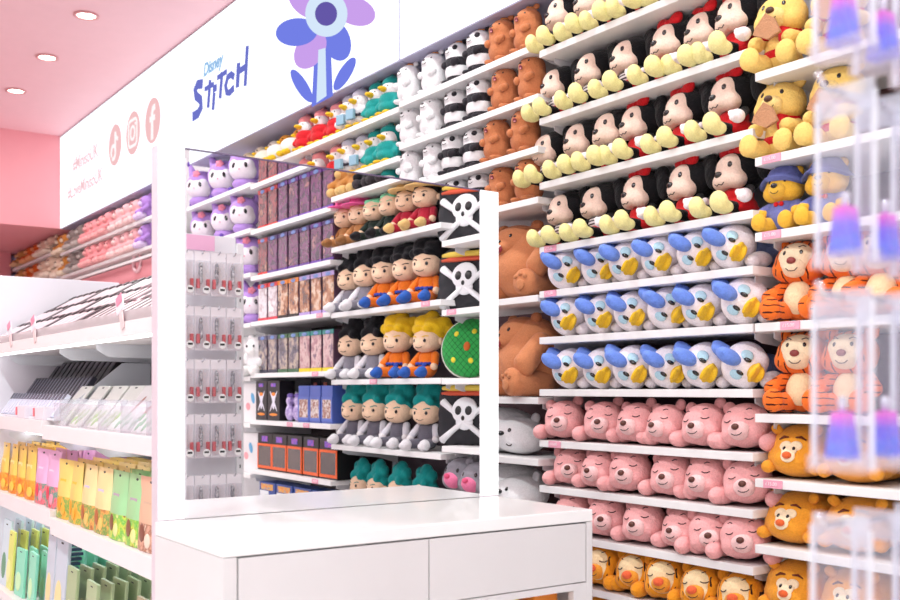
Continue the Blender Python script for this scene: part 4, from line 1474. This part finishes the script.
for z, ks, nm in ((2.517, 'rrvvvvv', 'on the highest pack shelf'), (2.247, 'rrvvvvv', 'on the second pack shelf'), (1.973, 'rddddvd', 'on the third pack shelf'), (1.704, 'RRoolll', 'on the fourth pack shelf'), (1.398, 'bbggttt', 'on the fifth pack shelf')):
    for i, c in enumerate(ks):
        Y = -.97 + .135 * i + .03
        fp[c].place((2.575, Y, z + .0005), f'{fdesc[c]}, {nth(i, 7)} {nm}', 'toy packs ' + nm, jit(.03), (1, 1, .93 if z < 2 else 1))


def window_box(name, frame_c, body_c, win, w, h, d, badge=None):
    K = Kind(name, 'boxed toy')
    K.add('carton', box((-d / 2 + .004, -w / 2, 0), (d / 2, w / 2, h), .002), paint(body_c, .4))
    K.add('frame', boxes([((-d / 2, -w / 2, .01), (-d / 2 + .004, -w / 2 + .012, h - .06)), ((-d / 2, w / 2 - .012, .01), (-d / 2 + .004, w / 2, h - .06)), ((-d / 2, -w / 2 + .012, h - .074), (-d / 2 + .004, w / 2 - .012, h - .06)), ((-d / 2, -w / 2 + .012, .01), (-d / 2 + .004, w / 2 - .012, .026))]), paint(frame_c, .4))
    K.add('window', box((-d / 2 + .001, -w / 2 + .0122, .0265), (-d / 2 + .0038, w / 2 - .0122, h - .0745), 0), mottle(win, 22., .15, coat=.8))
    if badge:
        K.add('title_badge', box((-d / 2 + .0015, -w * .2, h - .048), (-d / 2 + .0038, w * .2, h - .016), .001), mottle(badge, 60., .4))
    return K


OB = window_box('window_box', '#f0601e', '#1c181c', ['#0f0c0e', '#1c1618', '#4a3426', '#141012'], .185, .215, .14, ['#3a4ab0', '#8a5ad0', '#e05a8a'])
for i in range(5):
    OB.place((2.60, -.90 + .195 * i, .8315), f'black toy box with orange framed window, {nth(i, 5)}', 'orange window boxes', jit(.03))
BB_ = window_box('window_box', '#5a72c6', '#4f66bc', ['#d8b8a8', '#8a4a3c', '#e8d8d0', '#6a3a30'], .125, .20, .11)
for i in range(3):
    BB_.place((2.595, -.42 + .135 * i, 1.1235), f'blue toy box with clear window, {nth(i, 3)}', 'blue window boxes', jit(.03))
KB = Kind('toy_box', 'boxed toy')
KB.add('carton', box((-.05, -.075, 0), (.05, .075, .23), .002), paint('#201c22', .4))
KB.add('figure_print', ells([((.050, 0, .125), (.002, .020, .026)), ((.050, 0, .090), (.002, .012, .026)), ((.050, 0, .112), (.0016, .008, .075), (R(38), 0, 0)), ((.050, 0, .112), (.0016, .008, .075), (R(-38), 0, 0))]), paint('#e6e2f0', .5))
KB.add('cap_print', ells([((.0505, 0, .152), (.0025, .026, .011)), ((.0505, 0, .035), (.002, .05, .008))]), paint('#f08a2a', .5))
KB.add('title_badge', box((-.0525, -.03, .195), (-.0502, .03, .215), .001), mottle(['#3a4ab0', '#8a5ad0', '#e05a8a'], 60., .4))
for i in range(2):
    KB.place((2.575, -.93 + .165 * i, 1.1235), f'black toy box with white and orange print, {nth(i, 2)}', 'black printed boxes', jit(.02))
LP = Kind('plush_charm', 'small toy')
LP.add('body', fuse([((0, 0, .05), (.03, .035, .05)), ((0, 0, .115), (.026, .03, .03))], .006, zmin=.001), mottle(['#6a5a9a', '#b9a2d6', '#e6d6f0'], 30., .4))
LP.add('cap', ells([((0, 0, .145), (.02, .022, .014))]), plush('#8a72c0'))
for i in range(3):
    LP.place((2.56 + .02 * (i % 2), -.615 + .052 * i, 1.1235), f'small lilac bagged toy between black and blue boxes, {nth(i, 3)}', 'small lilac bagged toys', jit(.3))
DK = Kind('toy_box', 'boxed toy')
DK.add('carton', box((-.04, -.055, 0), (.04, .055, .235), .002), paint('#1a1a22', .4))
DK.add('side_badge', box((-.0425, -.02, .15), (-.0402, .02, .22), .001), mottle(['#2a3a9a', '#e0762a', '#4a5ab0'], 50., .4))
for i in range(5):
    DK.place((2.75, -.60 + .12 * i, 1.1235), f'black slim toy box in the back row, {nth(i, 5)}', 'black slim boxes behind', jit(.02))
BX = Kind('toy_box', 'boxed toy')
BX.add('carton', box((-.06, -.105, 0), (.06, .105, .20), .002), paint('#2f4f9c', .4))
BX.add('front_print', box((-.0625, -.095, .02), (-.0602, .02, .15), .001), paint('#eef0f4', .5))
BX.add('figure_print', ells([((.0625, .04, .075), (.002, .020, .035)), ((.0625, .04, .115), (.002, .014, .014))]), paint('#e03a34', .5))
BX.add('title_badge', box((-.0625, -.08, .155), (-.0602, .08, .19), .001), mottle(['#e05a3a', '#f0b03a', '#4a8ad0'], 60., .4))
for i in range(4):
    BX.place((2.60, -.88 + .225 * i, .5605), f'blue toy box with red figure print, {nth(i, 4)}', 'blue printed boxes', jit(.02))

# ------------------------------------- peg panel with clear hanging packs (mirror left)
YP = -.17                       # faces the mirror
t = thing('peg_panel', 'white slotted display panel with rows of hooks, seen at the mirror edge', 'display rack', (1.79, YP - .12, 0))
link('panel', box((-.32, -.02, .3), (.30, 0, 2.08), .002), paint('#eceaf0', .5), t)
link('upright', boxes([((.302, -.03, 0), (.34, .012, 2.05))], .002), paint('#f0eff2', .4), t)
bm = bmesh.new()
for k in range(30):
    add_box(bm, (.317, .0122, .5 + .05 * k), (.323, .0128, .518 + .05 * k))
link('upright_slots', from_bm(bm, smooth=False), BLACK, t)
link('foot', box((-.32, -.15, 0), (.34, .20, .04), .004), WHITE, t)
bm = bmesh.new()
for k in range(46):
    add_box(bm, (-.31 + .013 * k, .0005, 1.0), (-.304 + .013 * k, .002, 1.10))
    add_box(bm, (-.31 + .013 * k, .0005, .70), (-.304 + .013 * k, .002, .80))
link('grille', from_bm(bm, smooth=False), paint('#6f7480', .4), t)
link('topper', box((-.05, .04, 1.995), (.17, .045, 2.07), .001), paint('#efb6d6', .5), t)
rods = [1.97, 1.70, 1.44, 1.17, .87]
xs = [.0, .083, .166, .249]
for zr in rods:
    for x in xs:
        link('hook', tube([(x, .001, zr), (x, .11, zr), (x, .125, zr + .012)], .003), paint('#d0d0d6', .2, .9), t)
HC = Kind('hanging_pack', 'packaged goods')
HC.add('card', box((-.039, -.0012, -.205), (.039, .0, .012), .004), paint('#f6f0f5', .4))
HC.add('blister', box((-.036, .0005, -.198), (.036, .026, -.035), .008), film('#f8f6fa', .06, .10))
bt = HC.add('bottle', fuse([((0, -.012, -.09), (.016, .009, .034)), ((0, -.012, -.06), (.017, .008, .018)), ((0, -.012, -.130), (.016, .009, .024))], .004), mottle(['#24202a', '#b9b6be', '#4a4650', '#e6e4ea', '#3a3640'], 60., .15))
bt.data.transform(Matrix.Rotation(R(-90), 4, 'Z') @ Matrix.Translation((0, 0, 0)))
bt.data.transform(Matrix.Translation((0, .013 + .0, 0)) @ Matrix.Translation(-Vector((0, sum(v.co.y for v in bt.data.vertices) / len(bt.data.vertices), 0))))
HC.add('red_piece', boxes([((-.033, .004, -.172), (-.018, .02, -.125)), ((.018, .004, -.172), (.033, .02, -.125))], .002), paint('#d84a56', .4))
bm = bmesh.new()
bmesh.ops.create_circle(bm, cap_ends=True, radius=.019, segments=20, matrix=Matrix.Translation((.012, .0272, -.178)) @ Matrix.Rotation(R(-90), 4, 'X'))
stk = HC.add('sticker', from_bm(bm, smooth=False), paint('#f4f2f2', .5))
HC.add('sticker_mark', box((.0, .0275, -.180), (.024, .0279, -.170), 0), paint('#2a282c', .5), stk)
rown = ['on the highest hook row', 'on the second hook row', 'on the third hook row', 'on the fourth hook row', 'on the lowest hook row']
for j, zr in enumerate(rods):
    vis_x = xs
    for i, x in enumerate(vis_x):
        HC.place((1.79 + x, YP - .12 + .098, zr + .0), f'clear hanging pack with red pieces, {nth(i, len(vis_x))} {rown[j]}', 'hanging packs ' + rown[j], jit(.06))
# ================================================ product gondola behind the mirror
GX = .95
GC_ = (1.25, 3.87, 0)
t = thing('display_gondola', 'white shop gondola of cosmetics with four shelves behind the mirror', 'display rack', GC_)
GM = paint('#f3e9ea', .4)
GW = paint('#eeeaf2', .35)
def GB(x0, x1, y0, y1, z0, z1, bev=.003):
    return box((x0 - GC_[0], y0 - GC_[1], z0 - GC_[2]), (x1 - GC_[0], y1 - GC_[1], z1 - GC_[2]), bev)
Y0, Y1 = 2.74, 5.02
link('base', GB(.97, 1.55, Y0, Y1, 0, .12), GM, t)
link('back_panel', GB(1.50, 1.55, Y0, Y1, .12, 1.72), paint('#c9ccd6', .5), t)
link('end_panel', GB(.97, 1.53, Y1 - .03, Y1, .12, 1.825), GW, t)
ym = 3.93
for z, th in ((1.505, .045),):
    link('shelf', GB(.945, 1.50, Y0, Y1 - .03, z - th, z), GM, t)
link('shelf', GB(.95, 1.50, Y0, ym + .12, 1.113, 1.167), GM, t)
link('shelf', GB(.95, 1.50, ym + .125, Y1 - .03, 1.130, 1.184), GM, t)
link('shelf', GB(.95, 1.50, Y0, ym, .766, .829), GM, t)
link('shelf', GB(.95, 1.50, ym + .005, Y1 - .03, .790, .853), GM, t)
link('shelf', GB(.93, 1.50, Y0, Y1 - .03, .40, .44), GM, t)
link('light_strip', GB(.958, .972, Y0, Y1 - .03, 1.453, 1.4595, 0), glow('#ffffff', 5.), t)
link('light_strip', GB(1.10, 1.14, Y0, Y1 - .04, .757, .7655, 0), glow('#eafcff', 4.), t)  # unseen glowing strip added to brighten the bottom shelf packs
link('light_strip', GB(1.08, 1.10, Y0, Y1 - .04, 1.104, 1.1125, 0), glow('#f4f6ff', 5.), t)  # out-of-sight glowing strip, added to light the third shelf
for yb in (2.80, 3.55, ym + .1, 4.90):
    for zt, ext in ((1.459, .08), (1.112, .05)):
        bm = bmesh.new()
        prof = [(1.50, zt), (1.01, zt), (1.01, zt - .02), (1.05, zt - .045), (1.36, zt - .05), (1.42, zt - .16), (1.50, zt - .20)]
        a = [bm.verts.new((x - GC_[0], yb - .002 - GC_[1], q)) for x, q in prof]
        b = [bm.verts.new((x - GC_[0], yb + .002 - GC_[1], q)) for x, q in prof]
        bm.faces.new(a)
        bm.faces.new(b[::-1])
        for i in range(len(prof)):
            bm.faces.new((a[i], b[i], b[(i + 1) % 7], a[(i + 1) % 7]))
        bmesh.ops.recalc_face_normals(bm, faces=bm.faces)
        link('shelf_bracket', from_bm(bm, smooth=False), paint('#e2e4ea', .4), t)
link('front_guard', GB(.9505, .9535, Y0, Y1 - .03, 1.5055, 1.537, 0), film('#fbeef0', .35, .08), t)
# sloping riser that carries the brush packs
SL0, SL1 = Vector((.972, 0, 1.522)), Vector((1.33, 0, 1.735))
bm = bmesh.new()
prof = [(.958, 1.506), (.972, 1.506), (.972, 1.516), (1.335, 1.733), (1.47, 1.733), (1.47, 1.506)]
a = [bm.verts.new((x - GC_[0], Y0 + .002 - GC_[1], q)) for x, q in prof]
b = [bm.verts.new((x - GC_[0], Y1 - .032 - GC_[1], q)) for x, q in prof]
bm.faces.new(a)
bm.faces.new(b[::-1])
for i in range(6):
    bm.faces.new((a[i], b[i], b[(i + 1) % 6], a[(i + 1) % 6]))
bmesh.ops.recalc_face_normals(bm, faces=bm.faces)
link('slanted_riser', from_bm(bm, smooth=False), paint('#3a262c', .5), t)
dv = (SL1 - SL0).normalized()
ang = math.atan2(dv.z, dv.x)

# slim brush packs lying up the slope, in three rows
def brush(cap, body):
    me = box((0, -.0085, 0), (.086, .0085, .012), .002)
    me2 = box((.087, -.0085, -.0005), (.112, .0085, .014), .003)
    bm = bmesh.new()
    bm.from_mesh(me)
    k = len(bm.faces)
    bm.from_mesh(me2)
    for i, f in enumerate(bm.faces):
        f.material_index = 1 if i >= k else 0
    m = from_bm(bm, 'brush_pack', False)
    m.materials.append(body)
    m.materials.append(cap)
    return m
bp = [brush(paint('#2f1c24', .4), paint('#5e3e48', .4)), brush(paint('#8a5a64', .4), paint('#ecdade', .4)), brush(paint('#1c181c', .4), paint('#3a3238', .4)), brush(paint('#f4f0f4', .4), paint('#c99aa4', .4)), brush(paint('#2f1c24', .4), paint('#e0ccd2', .4))]
for r, nm in enumerate(('front', 'middle', 'back')):
    spots_ = [2.80 + q * .040 for q in range(20)] + [3.64 + q * .098 for q in range(14)]
    for i, Y in enumerate(spots_):
        base = SL0 + dv * (.004 + r * .132)
        c = 0 if (i + r) % 2 else 1
        if (i * 5 + r * 3) % 17 in (0, 1):
            c = 2
        elif (i * 7 + r) % 11 == 0:
            c = 3
        if Y > 3.6:
            c = 4 if (i + r) % 5 else 2
        o = bpy.data.objects.new('brush_pack', bp[c])
        COL.objects.link(o)
        o.location = base + Vector((0, Y, 0)) + Vector((-dv.z, 0, dv.x)) * .0025
        o.rotation_euler = (0, -ang, jit(.02))
        o.scale = (1.12, 1.35 if Y < 3.6 else 3.3, 1.2)
        cn = ('mauve capped', 'rose capped', 'black capped', 'white capped', 'wide dark capped')[c]
        tag(o, f'slim {cn} brush pack lying in the {nm} row of the slanted riser', 'cosmetics', f'{cn} brush packs in the {nm} row')

# clip-on price flags at the riser edge
cf = Kind('price_flag', 'price tag')
cf.add('flag', box((-.004, -.02, 0), (0, .02, .036), .002), paint('#f4f0f8', .3))
cf.add('pink_corner', box((-.0065, -.02, .018), (-.0045, .012, .040), .002), paint('#f49ab4', .4))
cf.add('clip', box((-.003, -.008, -.045), (.0015, .008, -.002), .001), paint('#f0cfd0', .4))
for i, px in enumerate((11, 35, 122)):
    cf.place((.9425, wy(px, .945), 1.535), f'small pink and white price flag, {nth(i, 3)} on the gondola edge', 'price flags on the gondola', R(0), (1, 1.7, 1.2), tilt=(R(-18), 0))

# ----- second shelf
SPK = Kind('sheet_pack', 'cosmetics')
SPK.add('packet', box((-.004, -.078, 0), (.004, .078, .185), .0035), paint('#f3f6f0', .35))
SPK.add('leaf_print', ells([((.004, .055 - .020 * k, .024 + .018 * (k % 3)), (.0018, .014, .018)) for k in range(6)], sub=2), paint('#a9cf86', .5))
SPK.add('hang_slot', box((-.0045, -.012, .172), (.0045, .012, .177), 0), paint('#3a3a40', .5))
SPB = Kind('sheet_pack', 'cosmetics')
SPB.add('packet', box((-.004, -.078, 0), (.004, .078, .185), .0035), paint('#f2f1f2', .35))
SPB.add('leaf_print', ells([((.004, .055 - .022 * k, .024 + .018 * (k % 3)), (.0018, .014, .018)) for k in range(5)], sub=2), paint('#8fc0a0', .5))
SPB.add('stripe_print', ells([((.0045, .0, .10), (.0015, .012, .045), (R(30), 0, 0))]), paint('#b9837a', .5))
cols = [wy(q, 1.0) for q in (58, 74, 90, 105, 119, 133, 147)]
for j, Yc in enumerate(cols):
    for i in range(4):
        k = SPK if j < 4 else SPB
        k.place((1.00 + i * .030, Yc, 1.1675), f'white leaf printed sheet pack, {["front", "second", "third", "back"][i]} of the {nth(j, 7)} stack', 'sheet packs on the second shelf', jit(.02), 1, tilt=(0, R(38)))
ac = thing('acrylic_guard', 'clear acrylic divider in front of the white sheet packs', 'divider', (.965, 3.38, 1.1675))
link('front_sheet', box((-.0015, -.55, 0), (.0015, .55, .085), 0), film('#f4f0fa', .10, .10, .05), ac)
for yq in (-.48, -.24, .0, .24, .48):
    link('divider_sheet', box((.002, yq - .001, 0), (.10, yq + .001, .10), 0), film('#e8e4f4', .22, .12, .05), ac)
DKP = Kind('mascara_box', 'cosmetics')
DKP.add('carton', box((-.010, -.020, 0), (.010, .020, .115), .002), paint('#2c2c3a', .35))
DKP.add('foil_line', box((-.0112, -.004, .01), (-.0102, .004, .105), 0), paint('#8a8aa0', .3, .6))
WHP = Kind('mascara_box', 'cosmetics')
WHP.add('carton', box((-.009, -.018, 0), (.009, .018, .105), .002), paint('#d9d9ea', .35))
WHP.add('dark_tip', box((-.0102, -.018, .075), (-.0092, .018, .104), 0), paint('#34344a', .4))
BKP = Kind('mascara_box', 'cosmetics')
BKP.add('carton', box((-.014, -.030, 0), (.014, .030, .13), .002), paint('#1d1c22', .35))
BKP.add('top_print', box((-.0152, -.02, .09), (-.0142, .02, .12), 0), paint('#55525c', .4))
# stepped white riser for the dark boxes
rs = thing('stepped_riser', 'white stepped riser under the dark cosmetics boxes', 'stand', (1.10, 4.45, 1.1845))
link('tier', box((-.13, -.47, 0), (-.045, .53, .008), .002), GW, rs)
link('tier', box((-.040, -.47, 0), (.045, .53, .068), .002), GW, rs)
link('tier', box((.050, -.47, 0), (.24, .53, .125), .002), GW, rs)
bm = bmesh.new()
pr = [(-.13, 0), (.24, 0), (.24, .22), (.13, .22), (-.10, .03)]
a = [bm.verts.new((x, -.476, z)) for x, z in pr]
b = [bm.verts.new((x, -.482, z)) for x, z in pr]
bm.faces.new(a)
bm.faces.new(b[::-1])
for i in range(5):
    bm.faces.new((a[i], b[i], b[(i + 1) % 5], a[(i + 1) % 5]))
bmesh.ops.recalc_face_normals(bm, faces=bm.faces)
link('riser_end', from_bm(bm, smooth=False), paint('#dfe3ea', .4), rs)
for i in range(18):
    Y = 4.94 - i * .052
    DKP.place((1.082, Y, 1.2535), f'dark slim cosmetics box, {ORD[min(i, 15)] if i < 16 else ("nearest but one" if i == 16 else "nearest")} from the far end of the middle step', 'dark boxes on the middle step', 0, 1, tilt=(0, R(34)))
    WHP.place((.990, Y, 1.1935), f'pale cosmetics box with dark tip, {ORD[min(i, 15)] if i < 16 else ("nearest but one" if i == 16 else "nearest")} on the lowest step', 'pale boxes on the lowest step', 0, 1, tilt=(0, R(34)))
for i in range(12):
    Y = 4.93 - i * .078
    BKP.place((1.178, Y, 1.3105), f'black cosmetics box, {nth(i, 12)} on the top step', 'black boxes on the top step', 0, 1, tilt=(0, R(34)))
TRY = Kind('card_tray', 'tray')
TRY.add('tray_box', box((-.03, -.075, 0), (.03, .075, .05), .003), paint('#e9dfe8', .45))
TRY.add('label_flag', box((-.034, .055, .012), (-.0305, .073, .045), .001), paint('#f27a84', .5))
for i, px in enumerate((24, 42)):
    TRY.place((.986, wy(px, .97), 1.1845 if i == 0 else 1.1845), f'small white card tray with red label, {nth(i, 2)} on the second gondola shelf', 'white card trays')

# ----- pouches on the third shelf
def pouch(name, c, fruit, band, w=.165, h=.215):
    K = Kind('snack_pouch', 'packaged goods')
    bm = bmesh.new()
    nx, nz = 10, 16
    def pt(u, v, side):
        th = .016 * (1 - abs(2 * u - 1) ** 3) * (1 - max(0, (v - .55) / .45)) * (0.55 + .45 * min(1, (1 - v) * 2)) + .0012
        return Vector((side * th, (u - .5) * w * (1 - .05 * math.sin(v * math.pi)), v * h))
    for side in (-1, 1):
        g = [[bm.verts.new(pt(i / nx, j / nz, side)) for i in range(nx + 1)] for j in range(nz + 1)]
        for j in range(nz):
            for i in range(nx):
                bm.faces.new((g[j][i], g[j][i + 1], g[j + 1][i + 1], g[j + 1][i]))
    bmesh.ops.remove_doubles(bm, verts=bm.verts, dist=.0005)
    bmesh.ops.recalc_face_normals(bm, faces=bm.faces)
    for f in bm.faces:
        zc = f.calc_center_median().z
        f.material_index = 1 if zc < h * .36 else 0
    me = from_bm(bm)
    o = K.add('pouch', me, [paint(c, .3, coat=.3), mottle(fruit, 26., .3)])
    t0 = bvh_of(me)
    K.add('name_band', box((-.0125, -.028, h * .60), (-.0085, .028, h * .67), .001), paint(band, .5))
    K.add('hang_hole', disc(t0, 0, h * .93, .010, .004, .0015), paint('#3a3a3a', .6))
    K.add('fruit_print', disc(t0, .018, h * .24, .022, .028, .003), paint(fruit[0], .4))
    K.add('fruit_print', disc(t0, -.024, h * .15, .020, .022, .003), paint(fruit[-1], .4))
    return K
P_ORG = pouch('o', '#f8cf62', ['#f0902a', '#f6b23a', '#e8742a', '#f9c850'], '#f6e3a0', .10)
P_PNK = pouch('p', '#ecb6dc', ['#e8445a', '#f07a86', '#3f9a86', '#f29ab0'], '#f4d2ea')
P_YEL = pouch('y', '#f8da78', ['#f3a02a', '#f6bc4a', '#6aa84a', '#f0b03a'], '#f2c23a')
P_BEI = pouch('b', '#fbe3a4', ['#b8683a', '#f0b05a', '#6a9a4a', '#f6c46a'], '#d8c8e0')
P_GRN = pouch('g', '#a6dca0', ['#8a5a3a', '#d9e25a', '#6cc24a', '#f2ea9a'], '#b9a2b4')
P_BRN = pouch('n', '#efbfa0', ['#8a5240', '#e8b49a', '#a86a50', '#f6dcc8'], '#d9b49a')
seq = [(147.5, P_BRN, 'peach', 'rightmost'), (133, P_GRN, 'green', 'right of two green ones'), (116, P_GRN, 'green', 'left of two green ones'), (101, P_BEI, 'beige', 'right of two beige ones'), (87, P_BEI, 'beige', 'left of two beige ones'),
       (74.5, P_YEL, 'yellow', 'right of two yellow ones'), (63, P_YEL, 'yellow', 'left of two yellow ones'), (51.5, P_PNK, 'pink', 'right of two pink ones'), (40.5, P_PNK, 'pink', 'left of two pink ones'),
       (29, P_ORG, 'orange', 'first left of the pink ones'), (20, P_ORG, 'orange', 'second left of the pink ones'), (12, P_ORG, 'orange', 'third left of the pink ones'), (3.5, P_ORG, 'deep orange', 'farthest left')]
for px, K, cn, pos in seq:
    Y = wy(px, .98)
    z = .8295 if Y < ym else .8535
    for d in range(5):
        K.place((.985 + d * .062, Y + jit(.004), z), f'{cn} snack pouch, {pos}, {["in front", "second in its file", "third in its file", "fourth in its file", "last in its file"][d]}', f'{cn} pouches on the third gondola shelf', jit(.06), (1, 1.10 if px > 35 else 1.45, 1 if px > 35 else .98), tilt=(0, R(3)))

# ----- bottom shelf packs, near the lower edge of the photo
def flat_pack(c, c2, w=.10, h=.235, dpt=.012):
    K = Kind('sock_pack', 'packaged goods')
    K.add('packet', box((-dpt / 2, -w / 2, 0), (dpt / 2, w / 2, h), .004), paint(c, .35))
    K.add('leaf_print', ells([((dpt / 2 + .0005, .01, h * .30), (.0015, w * .30, h * .2))]), paint(c2, .5))
    K.add('hang_hole', box((-dpt / 2 - .0006, -.010, h * .92), (-dpt / 2 - .0001, .010, h * .94), 0), paint('#2f2f34', .5))
    return K
F_T, F_G, F_S, F_B, F_Y = flat_pack('#8fe0c0', '#cdeebb'), flat_pack('#a9b98c', '#d8d6a8'), flat_pack('#c9d0dc', '#f3d9a0'), flat_pack('#a89a78', '#d8c49a'), flat_pack('#e6e878', '#f6f2b0')
F_W = flat_pack('#d6e6ee', '#6fa080')
# files of packs receding into the shelf: (picture column, kind, colour, count, height scale)
for px, K, cn, cnt, hs in ((3, F_W, 'pale blue', 4, 1.22), (7.5, F_Y, 'yellow', 6, 1.06), (18, F_T, 'mint', 8, .84), (30, F_T, 'mint', 8, .88), (68, F_G, 'olive', 6, .98), (88, F_G, 'olive', 6, .92), (47, F_S, 'grey', 2, 1.42), (57, F_S, 'grey', 1, 1.36), (138, F_B, 'tan', 6, 1.05)):
    Y = wy(px, .96)
    where = {3: 'the farthest file', 7.5: 'the file beyond the mint ones', 18: 'the farther file', 30: 'the nearer file', 68: 'the farther file', 88: 'the nearer file', 47: 'the file left of the comb', 57: 'the file right of the comb', 138: 'the file by the mirror post'}[px]
    for d in range(cnt):
        K.place((.965 + d * .045, Y + jit(.004), .4405), f'{cn} hanging pack on the bottom shelf, {ORD[d]} in {where}', f'{cn} packs on the bottom shelf', jit(.05), (1, 1.3, hs), tilt=(0, R(4)))
# dark scalloped combs hanging beside the grey packs
cb = Kind('hair_comb', 'comb')
bm = bmesh.new()
add_box(bm, (-.006, -.02, 0), (.006, .02, .29))
for k in range(11):
    add_box(bm, (-.006, -.02 - .0, .10 + k * .017), (.10 - abs(k - 6) * .006, .012, .110 + k * .017))
cb.add('comb', from_bm(bm, smooth=False), paint('#3c4a60', .5))
cb.place((1.00, wy(53, .99), .4405), 'dark blue toothed comb pack beside the grey packs', None, R(8), (1, 1, 1.08))

# ================================================ blurred bags close to the camera
t = thing('hook_stand', 'white hook stand holding clear bags, just beyond the photo edge', 'display rack', (1.40, .58, 0))
link('panel', box((.0, -.20, .2), (.03, .20, 2.2), .002), GW, t)
link('foot', box((-.05, -.25, 0), (.25, .25, .04), .004), GW, t)
BAGF = film('#d6dbf0', .11, .06, .25)
bg = Kind('gift_bag', 'packaged goods')
bw, bh = .060, .160
me = boxes([((-.0012, -bw / 2, -bh), (.0012, bw / 2, .0))])
bm = bmesh.new()
n_ = 8
def bagpt(u, v, s):
    return Vector((s * (.014 * math.sin(math.pi * u) * min(1, (1 - v) * 1.6) + .0006), (u - .5) * bw, -bh + v * bh))
for s in (-1, 1):
    g = [[bm.verts.new(bagpt(i / n_, j / n_, s)) for i in range(n_ + 1)] for j in range(n_ + 1)]
    for j in range(n_):
        for i in range(n_):
            bm.faces.new((g[j][i], g[j][i + 1], g[j + 1][i + 1], g[j + 1][i]))
bmesh.ops.recalc_face_normals(bm, faces=bm.faces)
bg.add('clear_bag', from_bm(bm), BAGF)
bg.add('side_seam', boxes([((-.001, y0_, -bh), (.001, y0_ + .006, .0)) for y0_ in (-bw / 2 - .003, bw / 2 - .003)]), film('#f2f4fc', .5, .06, .3))
bg.add('seal_band', box((-.0016, -bw / 2, -.018), (.0016, bw / 2, .012), .0005), film('#e6e9f6', .30, .06, .3))
bg.add('bottom_gusset', box((-.014, -bw / 2, -bh - .004), (.014, bw / 2, -bh + .012), .002), film('#f0e0e2', .22, .05, .3))
prof = [(-.0135, -bh + .008), (.0135, -bh + .008), (.0065, -bh + .054), (-.0065, -bh + .054)]
bg.add('glitter_flask', prism(prof, -.009, .009), gradz(['#2440d8', '#3048e4', '#5a34e0', '#e01ec8'], -bh + .008, -bh + .052))
bg.add('flask_stopper', fuse([((0, 0, -bh + .058), (.005, .005, .007)), ((0, 0, -bh + .066), (.006, .006, .005))], .004), paint('#dfe2ee', .12, .6))
rows = [(1.905, 'top'), (1.70, 'upper'), (1.475, 'middle'), (1.262, 'lower'), (1.05, 'lowest')]
rows = [(1.787, 'top'), (1.585, 'upper'), (1.389, 'middle'), (1.172, 'lowest')]
for z, nm in rows:
    link('hook', tube([(.0, 0, z - .0), (-.56, 0, z - .0), (-.572, 0, z + .012)], .003), paint('#d6d6dc', .2, .9), t)
    for i, x in enumerate((.868, .938, 1.008)):
        bg.place((x, .58 + jit(.004), z - .004), f'clear bag with pink and blue glitter flask, {nth(i, 3)} on the {nm} hook', f'clear bags on the {nm} hook', jit(.10))
for k_ in [v for v in list(globals().values()) if isinstance(v, Kind)]:
    k_.drop()
w = bpy.data.worlds.new('world')
w.use_nodes = True
w.node_tree.nodes['Background'].inputs[0].default_value = (1., .97, .97, 1)
w.node_tree.nodes['Background'].inputs[1].default_value = .6
SC.world = w
SC.cycles.use_denoising = True
SC.cycles.max_bounces = 8
SC.cycles.transparent_max_bounces = 24
SC.cycles.sample_clamp_indirect = 4.0
